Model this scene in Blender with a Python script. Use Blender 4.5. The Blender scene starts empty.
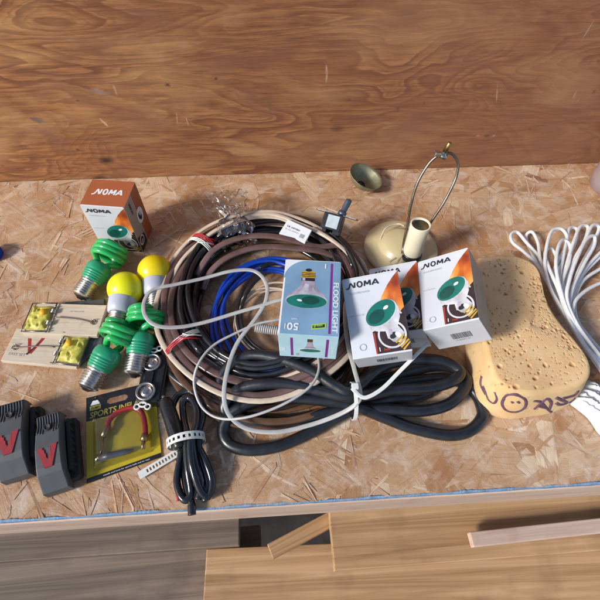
import bpy, math, random
import numpy as np
from mathutils import Vector, Matrix, Quaternion
random.seed(7); rng = np.random.RandomState(7)
scene = bpy.context.scene
COL = scene.collection

# ------------------------------------------------------------------ camera geometry
H = 0.5; F = 450.0
up = Vector((6.6, 300, 450)).normalized()
dx = Vector((10200, 450, -450)); dx = (dx - up*dx.dot(up)).normalized()
dy = up.cross(dx)
def P(px, py, z=0.0):
    c = Vector((px-300, 300-py, -F))
    w = Vector((dx.dot(c), dy.dot(c), up.dot(c)))
    t = (z-H)/w.z
    return Vector((0, 0, H)) + t*w
cam_d = bpy.data.cameras.new('camera'); cam = bpy.data.objects.new('camera', cam_d); COL.objects.link(cam)
R = Matrix((dx, dy, up)).to_4x4()
cam.matrix_world = Matrix.Translation((0, 0, H)) @ R
cam_d.sensor_fit = 'HORIZONTAL'; cam_d.sensor_width = 36; cam_d.lens = 27
cam_d.clip_start = 0.01; cam_d.clip_end = 50
scene.camera = cam

# ------------------------------------------------------------------ helpers
def tag(o, label=None, cat=None, group=None, kind=None):
    if label: o['label'] = label
    if cat: o['category'] = cat
    if group: o['group'] = group
    if kind: o['kind'] = kind
    return o
def empty(name, label, cat, loc=(0, 0, 0), M=None, group=None):
    o = bpy.data.objects.new(name, None); COL.objects.link(o)
    o.empty_display_size = 0.02
    if M is not None: o.matrix_world = M
    else: o.location = loc
    return tag(o, label, cat, group)

class MB:
    """collects geometry for ONE mesh"""
    def __init__(s): s.v = []; s.f = []; s.m = []; s.sm = []
    def add(s, vs, fs, mi=0, smooth=True):
        b = len(s.v); s.v += [tuple(v) for v in vs]
        for f in fs: s.f.append([i+b for i in f]); s.m.append(mi); s.sm.append(smooth)
    def box(s, c, d, M=None, mi=0):
        x, y, z = c; a, b, e = d[0]/2, d[1]/2, d[2]/2
        vs = [Vector((x+i*a, y+j*b, z+k*e)) for i in (-1, 1) for j in (-1, 1) for k in (-1, 1)]
        if M is not None: vs = [M @ v for v in vs]
        s.add(vs, [(0,1,3,2),(4,6,7,5),(0,4,5,1),(2,3,7,6),(0,2,6,4),(1,5,7,3)], mi, False)
    def rbox(s, c, d, r, M=None, mi=0, n=3):
        """box with rounded vertical edges and a small top chamfer"""
        w, l, h = d; pts = []
        for (sx, sy, a0) in ((1,1,0),(-1,1,90),(-1,-1,180),(1,-1,270)):
            for k in range(n+1):
                a = math.radians(a0+90*k/n)
                pts.append((sx*(w/2-r)+r*math.cos(a), sy*(l/2-r)+r*math.sin(a)))
        s.prism(pts, c[2]-h/2, c[2]+h/2, (c[0], c[1]), min(r, h)*0.35, M, mi)
    def prism(s, pts, z0, z1, off=(0, 0), ch=0.0, M=None, mi=0, smooth=False):
        n = len(pts); cx = sum(p[0] for p in pts)/n; cy = sum(p[1] for p in pts)/n
        def ring(z, ins):
            out = []
            for p in pts:
                dxx, dyy = p[0]-cx, p[1]-cy; L = math.hypot(dxx, dyy) or 1
                k = max(0, (L-ins)/L)
                out.append(Vector((cx+dxx*k+off[0], cy+dyy*k+off[1], z)))
            return out
        rings = [ring(z0, 0), ring(z1-ch, 0)] + ([ring(z1-ch*.3, ch*.3), ring(z1, ch)] if ch > 0 else [])
        vs = [v for r_ in rings for v in r_]
        if M is not None: vs = [M @ v for v in vs]
        fs = []
        for k in range(len(rings)-1):
            for i in range(n):
                j = (i+1) % n
                fs.append((k*n+i, k*n+j, (k+1)*n+j, (k+1)*n+i))
        fs.append(tuple(range((len(rings)-1)*n, len(rings)*n))); fs.append(tuple(reversed(range(n))))
        s.add(vs, fs, mi, smooth)
    def lathe(s, prof, n=40, M=None, mi=0, cap=True):
        vs = []; fs = []
        for (r, z) in prof:
            for k in range(n):
                a = 2*math.pi*k/n; vs.append(Vector((r*math.cos(a), r*math.sin(a), z)))
        for i in range(len(prof)-1):
            for k in range(n):
                j = (k+1) % n
                fs.append((i*n+k, i*n+j, (i+1)*n+j, (i+1)*n+k))
        if cap:
            if prof[0][0] > 1e-5: fs.append(tuple(reversed(range(n))))
            if prof[-1][0] > 1e-5: fs.append(tuple(range((len(prof)-1)*n, len(prof)*n)))
        if M is not None: vs = [M @ v for v in vs]
        s.add(vs, fs, mi, True)
    def tube(s, pts, r, n=10, sect=None, closed=False, mi=0, refup=False, radii=None):
        pts = [Vector(p) for p in pts]; N = len(pts)
        T = []
        for i in range(N):
            a = pts[(i-1) % N] if (closed or i > 0) else pts[0]
            b = pts[(i+1) % N] if (closed or i < N-1) else pts[-1]
            t = (b-a); T.append(t.normalized() if t.length > 1e-9 else Vector((1, 0, 0)))
        if sect is None: sect = [(math.cos(2*math.pi*k/n), math.sin(2*math.pi*k/n)) for k in range(n)]
        n = len(sect)
        nrm = Vector((0, 0, 1)); nrm = nrm - T[0]*nrm.dot(T[0])
        if nrm.length < 1e-3: nrm = Vector((1, 0, 0)) - T[0]*T[0].x
        nrm.normalize(); vs = []
        for i in range(N):
            if refup:
                q = Vector((0, 0, 1)) - T[i]*T[i].z
                if q.length > .2: nrm = q.normalized()
            nrm = nrm - T[i]*nrm.dot(T[i]); nrm.normalize()
            bi = T[i].cross(nrm); rr = r if radii is None else radii[i]
            for (a, b) in sect: vs.append(pts[i] + bi*(a*rr) + nrm*(b*rr))
        fs = []
        for i in range(N if closed else N-1):
            i2 = (i+1) % N
            for k in range(n):
                j = (k+1) % n
                fs.append((i*n+k, i*n+j, i2*n+j, i2*n+k))
        if not closed:
            fs.append(tuple(reversed(range(n)))); fs.append(tuple(range((N-1)*n, N*n)))
        s.add(vs, fs, mi, True)
    def ball(s, c, r, sc=(1, 1, 1), n=20, M=None, mi=0):
        prof = [(max(1e-6, r*math.sin(math.pi*i/n)), -r*math.cos(math.pi*i/n)) for i in range(n+1)]
        MM = Matrix.Translation(c) @ Matrix.Diagonal((*sc, 1))
        s.lathe(prof, n*2, (M @ MM) if M is not None else MM, mi, False)
    def build(s, name, mats, parent=None, label=None, bevel=0, subsurf=0):
        me = bpy.data.meshes.new(name); me.from_pydata(s.v, [], s.f); me.validate(verbose=False)
        if not isinstance(mats, (list, tuple)): mats = [mats]
        for m in mats: me.materials.append(m)
        if len(me.polygons) == len(s.m):
            me.polygons.foreach_set('material_index', s.m); me.polygons.foreach_set('use_smooth', s.sm)
        me.update()
        o = bpy.data.objects.new(name, me); COL.objects.link(o)
        if parent is not None: o.parent = parent
        if label: o['label'] = label
        if bevel:
            b = o.modifiers.new('bevel', 'BEVEL'); b.width = bevel; b.segments = 2; b.limit_method = 'ANGLE'
        if subsurf:
            b = o.modifiers.new('sub', 'SUBSURF'); b.levels = subsurf; b.render_levels = subsurf
        return o

def cr(pts, n=10, closed=False):
    pts = [Vector(p) for p in pts]; out = []; N = len(pts)
    for i in range(N if closed else N-1):
        if closed: p0, p1, p2, p3 = pts[(i-1) % N], pts[i], pts[(i+1) % N], pts[(i+2) % N]
        else: p0, p1, p2, p3 = pts[max(i-1, 0)], pts[i], pts[i+1], pts[min(i+2, N-1)]
        for k in range(n):
            t = k/n
            out.append(0.5*((2*p1)+(p2-p0)*t+(2*p0-5*p1+4*p2-p3)*t*t+(3*p1-p0-3*p2+p3)*t**3))
    if not closed: out.append(pts[-1])
    return out
def PP(lst, z=None): return [P(*p) if len(p) == 3 else P(p[0], p[1], z) for p in lst]
TWIN = [(1.9*math.cos(a) if abs(math.cos(a)) > .3 else 0, math.sin(a)) for a in []]
def twin_sect(n=7):
    out = []
    for k in range(n): a = -math.pi/2+0.35+(math.pi-0.7)*k/(n-1); out.append((0.92+math.cos(a), math.sin(a)))
    for k in range(n): a = math.pi/2+0.35+(math.pi-0.7)*k/(n-1); out.append((-0.92+math.cos(a), math.sin(a)))
    return out
TWIN = twin_sect()
def noise1(seed, period=None):
    r = random.Random(seed); A = [(r.uniform(.3, 1)/(k+1), r.uniform(0, 6.28), k+1) for k in range(4)]
    return lambda th: sum(a*math.sin(k*th+p) for a, p, k in A)

# ------------------------------------------------------------------ materials
def nodes(name):
    m = bpy.data.materials.new(name); m.use_nodes = True
    nt = m.node_tree; b = nt.nodes['Principled BSDF']
    return m, nt, b
def N(nt, t, **kw):
    n = nt.nodes.new(t)
    for k, v in kw.items():
        if k in n.inputs.keys() if hasattr(n.inputs, 'keys') else False: n.inputs[k].default_value = v
        else: setattr(n, k, v)
    return n
def ramp(nt, fac, stops, interp='LINEAR'):
    r = nt.nodes.new('ShaderNodeValToRGB'); r.color_ramp.interpolation = interp
    el = r.color_ramp.elements
    while len(el) < len(stops): el.new(0.5)
    for e, (p, c) in zip(el, stops): e.position = p; e.color = (*c, 1) if len(c) == 3 else c
    nt.links.new(fac, r.inputs[0]); return r.outputs[0]
def mixc(nt, a, b, fac, mode='MIX'):
    m = nt.nodes.new('ShaderNodeMix'); m.data_type = 'RGBA'; m.blend_type = mode
    for inp, v in ((m.inputs[6], a), (m.inputs[7], b), (m.inputs[0], fac)):
        if hasattr(v, 'is_linked') or isinstance(v, bpy.types.NodeSocket): nt.links.new(v, inp)
        else: inp.default_value = (*v, 1) if isinstance(v, tuple) and len(v) == 3 else v
    return m.outputs[2]
def noise(nt, scale, detail=3, rough=.55, dist=0, vec=None, stretch=None, obj=True):
    n = nt.nodes.new('ShaderNodeTexNoise'); n.inputs['Scale'].default_value = scale
    n.inputs['Detail'].default_value = detail; n.inputs['Roughness'].default_value = rough; n.inputs['Distortion'].default_value = dist
    if vec is None: vec = nt.nodes.new('ShaderNodeTexCoord').outputs['Object']
    if stretch:
        mp = nt.nodes.new('ShaderNodeMapping'); mp.inputs['Scale'].default_value = stretch
        nt.links.new(vec, mp.inputs['Vector']); vec = mp.outputs[0]
    nt.links.new(vec, n.inputs['Vector']); return n.outputs[0]
def bump(nt, b, h, dist=0.0005, strength=0.5):
    n = nt.nodes.new('ShaderNodeBump'); n.inputs['Distance'].default_value = dist; n.inputs['Strength'].default_value = strength
    nt.links.new(h, n.inputs['Height']); nt.links.new(n.outputs[0], b.inputs['Normal'])
def mat(name, col, rough=.5, metal=0, var=.15, vs=60, bmp=0, bs=400, coat=0, trans=0, spec=.5, sss=0):
    m, nt, b = nodes(name)
    h = noise(nt, vs, 4, .6)
    dark = tuple(c*(1-var) for c in col); lite = tuple(min(1, c*(1+var)) for c in col)
    nt.links.new(ramp(nt, h, [(.3, dark), (.7, lite)]), b.inputs['Base Color'])
    rr = nt.nodes.new('ShaderNodeMapRange'); rr.inputs['To Min'].default_value = max(0.02, rough-.08); rr.inputs['To Max'].default_value = min(1, rough+.12)
    nt.links.new(noise(nt, vs*2.3, 3), rr.inputs[0]); nt.links.new(rr.outputs[0], b.inputs['Roughness'])
    b.inputs['Metallic'].default_value = metal; b.inputs['Coat Weight'].default_value = coat
    b.inputs['Transmission Weight'].default_value = trans; b.inputs['Specular IOR Level'].default_value = spec
    if sss: b.inputs['Subsurface Weight'].default_value = sss; b.inputs['Subsurface Radius'].default_value = (.01, .006, .003); b.inputs['Subsurface Scale'].default_value = .4
    if bmp: bump(nt, b, noise(nt, bs, 4), bmp, .6)
    return m

def osb_mat():
    m, nt, b = nodes('strand_board')
    uv = nt.nodes.new('ShaderNodeUVMap'); uv.uv_map = 'grain'
    tv = nt.nodes.new('ShaderNodeUVMap'); tv.uv_map = 'tint'
    sep = nt.nodes.new('ShaderNodeSeparateXYZ'); nt.links.new(tv.outputs[0], sep.inputs[0])
    base = ramp(nt, sep.outputs[0], [(0, (.27, .125, .058)), (.2, (.45, .255, .130)), (.6, (.58, .38, .225)), (1, (.78, .62, .44))])
    g = noise(nt, 260, 4, .6, .6, uv.outputs[0], (.09, 1, 1))
    col = mixc(nt, base, (.30, .13, .06), ramp(nt, g, [(.5, (0, 0, 0)), (.78, (.62, .62, .62))]))
    # broad brown and pale patches at random
    s = noise(nt, 7, 5, .62, .8)
    col = mixc(nt, col, (.36, .155, .058), ramp(nt, s, [(.40, (0, 0, 0)), (.66, (.72, .72, .72))]))
    s2 = noise(nt, 45, 5, .7, .5)
    col = mixc(nt, col, (.74, .64, .56), ramp(nt, s2, [(.48, (0, 0, 0)), (.72, (.5, .5, .5))]))
    s3 = noise(nt, 420, 3, .6)
    col = mixc(nt, col, (.12, .055, .03), ramp(nt, s3, [(.70, (0, 0, 0)), (.8, (.55, .55, .55))]))
    nt.links.new(col, b.inputs['Base Color'])
    rr = nt.nodes.new('ShaderNodeMapRange'); rr.inputs['To Min'].default_value = .30; rr.inputs['To Max'].default_value = .6
    nt.links.new(s2, rr.inputs[0]); nt.links.new(rr.outputs[0], b.inputs['Roughness'])
    h = mixc(nt, g, noise(nt, 90, 6, .7, 1.2), .5)
    bump(nt, b, h, .0016, .8)
    return m
def PW(px, py, y=.585):
    c = Vector((px-300, 300-py, -F)); w = Vector((dx.dot(c), dy.dot(c), up.dot(c))); return Vector((0, 0, H))+w*(y/w.y)
DK, PL, GR = (.03, .016, .012), (.70, .47, .30), (.13, .10, .09)
WALL_MARKS = [(PW(a, b).x, PW(a, b).z, sx_, sz_, r_, c_, m_) for (a, b, sx_, sz_, r_, c_, m_) in [
 (168, 85, .010, .008, 0, DK, .95), (216, 79, .006, .005, 0, DK, .95), (37, 120, .020, .012, .3, GR, .85), (78, 150, .009, .006, 0, (.10, .035, .02), .9), (78, 101, .007, .004, 0, (.12, .05, .03), .9),
 (104, 123, .004, .016, -.5, PL, .8), (177, 119, .002, .022, .12, PL, .7), (187, 121, .002, .018, -.1, PL, .7), (100, 92, .030, .010, .2, (.38, .30, .26), .6), (115, 90, .004, .02, 0, PL, .5),
 (487, 136, .012, .006, .1, DK, .9), (478, 136, .008, .004, 0, PL, .8), (494, 136, .006, .006, 0, PL, .8), (497, 95, .0022, .034, -.32, PL, .8), (349, 100, .010, .006, 0, (.12, .045, .03), .8), (398, 109, .006, .007, 0, (.10, .04, .03), .8),
 (424, 103, .005, .006, 0, (.10, .04, .03), .8), (530, 129, .005, .004, 0, DK, .8), (354, 150, .003, .003, 0, DK, .9), (493, 95, .003, .003, 0, DK, .9), (270, 105, .004, .022, 0, GR, .6), (594, 92, .006, .010, 0, DK, .7)]]
def ply_mat():
    """rotary-cut plywood: contour figure of a slowly varying field"""
    m, nt, b = nodes('plywood')
    co = nt.nodes.new('ShaderNodeTexCoord').outputs['Object']
    f = noise(nt, 4.0, 2.6, .46, .5, co, (.55, 1, 1.9))
    w = noise(nt, 30, 2, .5, 0, co, (.5, 1, 2))
    ma = nt.nodes.new('ShaderNodeMath'); ma.operation = 'MULTIPLY_ADD'; nt.links.new(f, ma.inputs[0]); ma.inputs[1].default_value = 28
    mw = nt.nodes.new('ShaderNodeMath'); mw.operation = 'MULTIPLY'; nt.links.new(w, mw.inputs[0]); mw.inputs[1].default_value = 1.1
    nt.links.new(mw.outputs[0], ma.inputs[2])
    fr = nt.nodes.new('ShaderNodeMath'); fr.operation = 'FRACT'; nt.links.new(ma.outputs[0], fr.inputs[0])
    band = ramp(nt, fr.outputs[0], [(0, (.56, .26, .095)), (.5, (.44, .185, .066)), (.78, (.22, .075, .028)), (.93, (.19, .065, .025)), (1, (.56, .26, .095))])
    f2 = nt.nodes.new('ShaderNodeMath'); f2.operation = 'MULTIPLY'; nt.links.new(ma.outputs[0], f2.inputs[0]); f2.inputs[1].default_value = 2.6
    fr2 = nt.nodes.new('ShaderNodeMath'); fr2.operation = 'FRACT'; nt.links.new(f2.outputs[0], fr2.inputs[0])
    k2 = noise(nt, 6.5, 2, .5, 0, co, (1, 1, 1.4))
    fine = ramp(nt, fr2.outputs[0], [(0, (0, 0, 0)), (.55, (.15, .15, .15)), (.85, (1, 1, 1)), (1, (0, 0, 0))])
    band = mixc(nt, band, (.19, .062, .024), mixc(nt, (0, 0, 0), fine, ramp(nt, k2, [(.40, (.1, .1, .1)), (.6, (.7, .7, .7))])))
    # fade figure in places
    k = noise(nt, 5, 2, .5, 0, co, (1, 1, 1.5))
    col = mixc(nt, band, (.34, .14, .052), ramp(nt, k, [(.36, (.08, .08, .08)), (.60, (.75, .75, .75))]))
    fib = noise(nt, 300, 5, .7, .3, co, (.07, 1, 1))
    col = mixc(nt, col, (.15, .05, .025), ramp(nt, fib, [(.42, (0, 0, 0)), (.70, (1, 1, 1))]))
    # weathered blotches
    bl = noise(nt, 9, 5, .65, .4, co, (.5, 1, 1.6))
    col = mixc(nt, col, (.58, .33, .145), ramp(nt, bl, [(.47, (0, 0, 0)), (.68, (.62, .62, .62))]))
    bl2 = noise(nt, 13, 4, .6, .6, co, (.6, 1, 1.1))
    col = mixc(nt, col, (.24, .10, .06), ramp(nt, bl2, [(.52, (0, 0, 0)), (.70, (.7, .7, .7))]))
    # knots
    vo = nt.nodes.new('ShaderNodeTexVoronoi'); vo.inputs['Scale'].default_value = 9
    mp = nt.nodes.new('ShaderNodeMapping'); mp.inputs['Scale'].default_value = (.7, .01, 1.2); nt.links.new(co, mp.inputs[0]); nt.links.new(mp.outputs[0], vo.inputs['Vector'])
    col = mixc(nt, col, (.035, .018, .012), ramp(nt, vo.outputs['Distance'], [(.03, (1, 1, 1)), (.10, (0, 0, 0))]))
    warp = noise(nt, 110, 5, .75)
    for (px, pz, sx_, sz_, rr_, cc_, am) in WALL_MARKS:
        mp = nt.nodes.new('ShaderNodeMapping'); mp.vector_type = 'TEXTURE'; mp.inputs['Location'].default_value = (px, 0, pz); mp.inputs['Rotation'].default_value = (0, rr_, 0); mp.inputs['Scale'].default_value = (sx_, 1000, sz_)
        nt.links.new(co, mp.inputs[0]); ln = nt.nodes.new('ShaderNodeVectorMath'); ln.operation = 'LENGTH'; nt.links.new(mp.outputs[0], ln.inputs[0])
        ad = nt.nodes.new('ShaderNodeMath'); ad.operation = 'ADD'; nt.links.new(ln.outputs['Value'], ad.inputs[0]); nt.links.new(warp, ad.inputs[1])
        col = mixc(nt, col, cc_, ramp(nt, ad.outputs[0], [(.70, (am*.9, am*.9, am*.9)), (1.45, (0, 0, 0))]))
    # pale scratches
    sc = noise(nt, 30, 3, .5, .3, co, (1.7, 1, .35))
    col = mixc(nt, col, (.66, .45, .30), ramp(nt, sc, [(.735, (0, 0, 0)), (.76, (.8, .8, .8))]))
    # board is darker and duller towards the right hand end
    sx = nt.nodes.new('ShaderNodeSeparateXYZ'); nt.links.new(co, sx.inputs[0])
    mr = nt.nodes.new('ShaderNodeMapRange'); mr.inputs['From Min'].default_value = -.35; mr.inputs['From Max'].default_value = .5; mr.inputs['To Max'].default_value = .62
    nt.links.new(sx.outputs[0], mr.inputs[0])
    col = mixc(nt, col, (.20, .090, .058), mr.outputs[0])
    nt.links.new(col, b.inputs['Base Color']); b.inputs['Roughness'].default_value = .5
    bump(nt, b, mixc(nt, fib, fr.outputs[0], .3), .0006, .6)
    return m
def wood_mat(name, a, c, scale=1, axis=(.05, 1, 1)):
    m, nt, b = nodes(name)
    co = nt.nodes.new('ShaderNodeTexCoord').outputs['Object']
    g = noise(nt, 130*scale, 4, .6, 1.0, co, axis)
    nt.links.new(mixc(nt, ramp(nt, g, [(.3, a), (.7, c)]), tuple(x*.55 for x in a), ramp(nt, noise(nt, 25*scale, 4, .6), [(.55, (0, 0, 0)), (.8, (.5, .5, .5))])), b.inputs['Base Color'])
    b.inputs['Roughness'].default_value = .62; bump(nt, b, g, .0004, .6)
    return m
def clear_mat(name, tint=(1, 1, 1), fac=.22, rough=.08):
    m, nt, b = nodes(name); out = nt.nodes['Material Output']
    b.inputs['Base Color'].default_value = (*tint, 1); b.inputs['Roughness'].default_value = rough
    b.inputs['Specular IOR Level'].default_value = .9
    tr = nt.nodes.new('ShaderNodeBsdfTransparent'); tr.inputs[0].default_value = (.97, .97, .98, 1)
    gl = nt.nodes.new('ShaderNodeBsdfGlossy'); gl.inputs['Roughness'].default_value = rough
    lw = nt.nodes.new('ShaderNodeLayerWeight'); lw.inputs[0].default_value = .35
    mr = nt.nodes.new('ShaderNodeMapRange'); mr.inputs['To Min'].default_value = fac*.35; mr.inputs['To Max'].default_value = min(1, fac*3)
    nt.links.new(lw.outputs['Fresnel'], mr.inputs[0])
    mx = nt.nodes.new('ShaderNodeMixShader'); nt.links.new(mr.outputs[0], mx.inputs[0]); nt.links.new(tr.outputs[0], mx.inputs[1]); nt.links.new(gl.outputs[0], mx.inputs[2])
    nt.links.new(mx.outputs[0], out.inputs['Surface'])
    bump(nt, b, noise(nt, 200, 3), .0004, .5)
    bn = nt.nodes.new('ShaderNodeBump'); bn.inputs['Distance'].default_value = .0006; nt.links.new(noise(nt, 160, 3), bn.inputs['Height']); nt.links.new(bn.outputs[0], gl.inputs['Normal'])
    return m

M = {}
M['osb'] = osb_mat(); M['ply'] = ply_mat()
M['rail'] = wood_mat('rail_wood', (.50, .34, .26), (.66, .50, .41))
M['plank'] = wood_mat('plank_wood', (.30, .155, .065), (.62, .39, .20), .55, (.03, 1, 1))
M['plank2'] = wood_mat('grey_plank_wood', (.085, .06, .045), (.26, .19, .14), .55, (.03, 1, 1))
M['trapwood'] = wood_mat('pale_pine', (.60, .48, .34), (.74, .63, .49), 2.5)
M['bluepaint'] = mat('blue_edge_paint', (.15, .27, .42), .6, var=.35, vs=120, bmp=.0006)
M['floor'] = mat('floor_dirt', (.035, .028, .024), .9, var=.4, vs=20, bmp=.002, bs=80)
M['white'] = mat('white_card', (.60, .62, .67), .45, var=.05, vs=25, bmp=.0001, bs=150)
M['kraft'] = mat('box_side_beige', (.42, .34, .26), .5, var=.06)
M['orange'] = mat('box_orange', (.42, .115, .045), .42, var=.06)
M['ink'] = mat('black_ink', (.02, .02, .025), .45, var=.1)
M['greyink'] = mat('grey_ink', (.36, .38, .42), .5, var=.1)
M['whiteink'] = mat('white_ink', (.82, .84, .86), .45, var=.03)
M['panel'] = mat('dark_print', (.035, .02, .022), .35, var=.4, vs=90)
M['redink'] = mat('red_ink', (.42, .03, .02), .45)
M['teal'] = mat('teal_print', (.012, .17, .135), .3, var=.3, vs=70)
M['teal2'] = mat('dark_teal_print', (.008, .075, .06), .3, var=.2)
M['silverprint'] = mat('silver_print', (.48, .48, .52), .35, var=.35, vs=110)
M['refl'] = mat('reflector_print', (.56, .56, .60), .4, var=.3, vs=70)
M['goldprint'] = mat('gold_print', (.50, .31, .04), .35, var=.4, vs=200)
M['lilac'] = mat('lilac_print', (.38, .32, .42), .35, var=.35, vs=90)
M['purple'] = mat('purple_print', (.20, .03, .25), .4, var=.05)
M['floodblue'] = mat('flood_box_blue', (.21, .36, .52), .36, var=.16, vs=22)
M['paleblue'] = mat('flood_box_pale', (.43, .66, .75), .4, var=.08, vs=40)
M['lime'] = mat('sticker_lime', (.38, .60, .10), .45)
def flame():
    m, nt, b = nodes('flame_print')
    n = noise(nt, 42, 2, .5, 1.2, None, (1.2, 1, .45))
    nt.links.new(ramp(nt, n, [(.32, (.22, .03, .012)), (.46, (.52, .11, .02)), (.58, (.78, .27, .05)), (.72, (.9, .55, .22))]), b.inputs['Base Color'])
    b.inputs['Roughness'].default_value = .4; return m
M['flame'] = flame()
M['green'] = mat('green_glass', (.016, .42, .10), .16, var=.12, coat=.6)
M['greenbase'] = mat('green_plastic', (.02, .33, .16), .32, var=.1, coat=.2)
M['yellow'] = mat('yellow_lacquer', (.86, .84, .01), .3, var=.03, coat=.2)
M['yellow2'] = mat('golden_lacquer', (.86, .66, .004), .3, var=.03, coat=.2)
M['collar'] = mat('white_collar', (.50, .52, .60), .35, var=.04)
M['screw'] = mat('screw_metal', (.62, .58, .54), .28, 1, var=.25, vs=200)
M['steel'] = mat('steel', (.55, .54, .52), .3, 1, var=.3, vs=250)
M['darksteel'] = mat('dark_steel', (.22, .19, .16), .35, 1, var=.3)
M['brass'] = mat('brass', (.42, .29, .13), .35, 1, var=.3, vs=90)
M['oldbrass'] = mat('tarnished_brass', (.26, .25, .15), .45, .55, var=.3, vs=60, bmp=.0003, bs=120)
M['blk'] = mat('black_plastic', (.018, .018, .020), .25, var=.3, vs=80)
M['blkins'] = mat('black_insulation', (.014, .015, .018), .12, var=.3, vs=50, spec=.7)
M['blkrub'] = mat('black_rubber', (.012, .014, .019), .32, var=.45, vs=70, bmp=.0002, bs=300, spec=.7)
M['brown'] = mat('brown_insulation', (.036, .018, .015), .14, var=.35, vs=40, spec=.7)
M['brown2'] = mat('amber_insulation', (.13, .065, .032), .14, var=.3, vs=40, spec=.7)
M['pink'] = mat('rosy_insulation', (.14, .080, .072), .14, var=.35, vs=40, spec=.7)
M['beige'] = mat('beige_insulation', (.62, .50, .39), .3, var=.12)
M['blue'] = mat('blue_insulation', (.008, .055, .42), .28, var=.2)
M['greycord'] = mat('grey_white_cord', (.46, .45, .44), .34, var=.12)
M['nylon'] = mat('white_nylon', (.74, .74, .70), .35, var=.05)
M['redtie'] = mat('red_tie', (.50, .02, .03), .4)
M['cream'] = mat('cream_enamel', (.62, .52, .30), .3, var=.08, vs=25, coat=.3)
M['candle'] = mat('ivory_sleeve', (.80, .74, .55), .4, var=.04, sss=.1)
M['charcoal'] = mat('charcoal_plastic', (.085, .09, .095), .5, var=.12, bmp=.00012, bs=900)
M['charcoal2'] = mat('dark_trap_base', (.028, .028, .03), .55, var=.15)
M['redv'] = mat('red_enamel', (.33, .035, .04), .35, var=.08)
M['cheese'] = mat('yellow_bait', (.62, .55, .10), .45, var=.25, vs=220, bmp=.0012, bs=260)
M['cheese2'] = mat('amber_bait', (.80, .42, .02), .3, var=.1)
M['cardyel'] = mat('card_yellow', (.52, .40, .015), .38, var=.12, vs=30)
M['cardyeltxt'] = mat('card_gold_text', (.50, .40, .06), .4)
M['hose'] = mat('red_hose', (.38, .025, .03), .35, var=.12)
M['greytube'] = mat('grey_tube', (.10, .09, .10), .35, var=.2)
M['rope'] = mat('white_rope', (.80, .79, .78), .8, var=.08, vs=200, bmp=.0007, bs=700)
M['marker'] = mat('marker_purple', (.13, .06, .09), .6, var=.35, vs=300)
M['clear'] = clear_mat('clear_film', fac=.6)
M['blister'] = clear_mat('clear_blister', fac=.16, rough=.12)
M['greypink'] = mat('grey_mauve', (.30, .23, .24), .5, var=.1)
M['bagwhite'] = mat('white_bag', (.80, .81, .84), .4, var=.03)
M['swpad'] = mat('switch_label', (.42, .50, .54), .4)
M['swlever'] = mat('switch_lever', (.10, .125, .16), .3, .5)
def sponge_mat():
    m, nt, b = nodes('sponge_foam')
    at = nt.nodes.new('ShaderNodeAttribute'); at.attribute_name = 'pore_shade'
    base = ramp(nt, noise(nt, 35, 5, .6), [(.3, (.82, .51, .24)), (.7, (.90, .63, .34))])
    base = mixc(nt, base, (.46, .17, .06), at.outputs['Fac'])  # shade inside the pits painted into the foam colour
    nt.links.new(base, b.inputs['Base Color']); b.inputs['Roughness'].default_value = .85
    b.inputs['Subsurface Weight'].default_value = .45; b.inputs['Subsurface Radius'].default_value = (.016, .007, .002); b.inputs['Subsurface Scale'].default_value = .5
    v = nt.nodes.new('ShaderNodeTexVoronoi'); v.inputs['Scale'].default_value = 520
    bump(nt, b, mixc(nt, v.outputs['Distance'], noise(nt, 500, 4), .5), .0007, .7)
    return m
M['sponge'] = sponge_mat()

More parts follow.
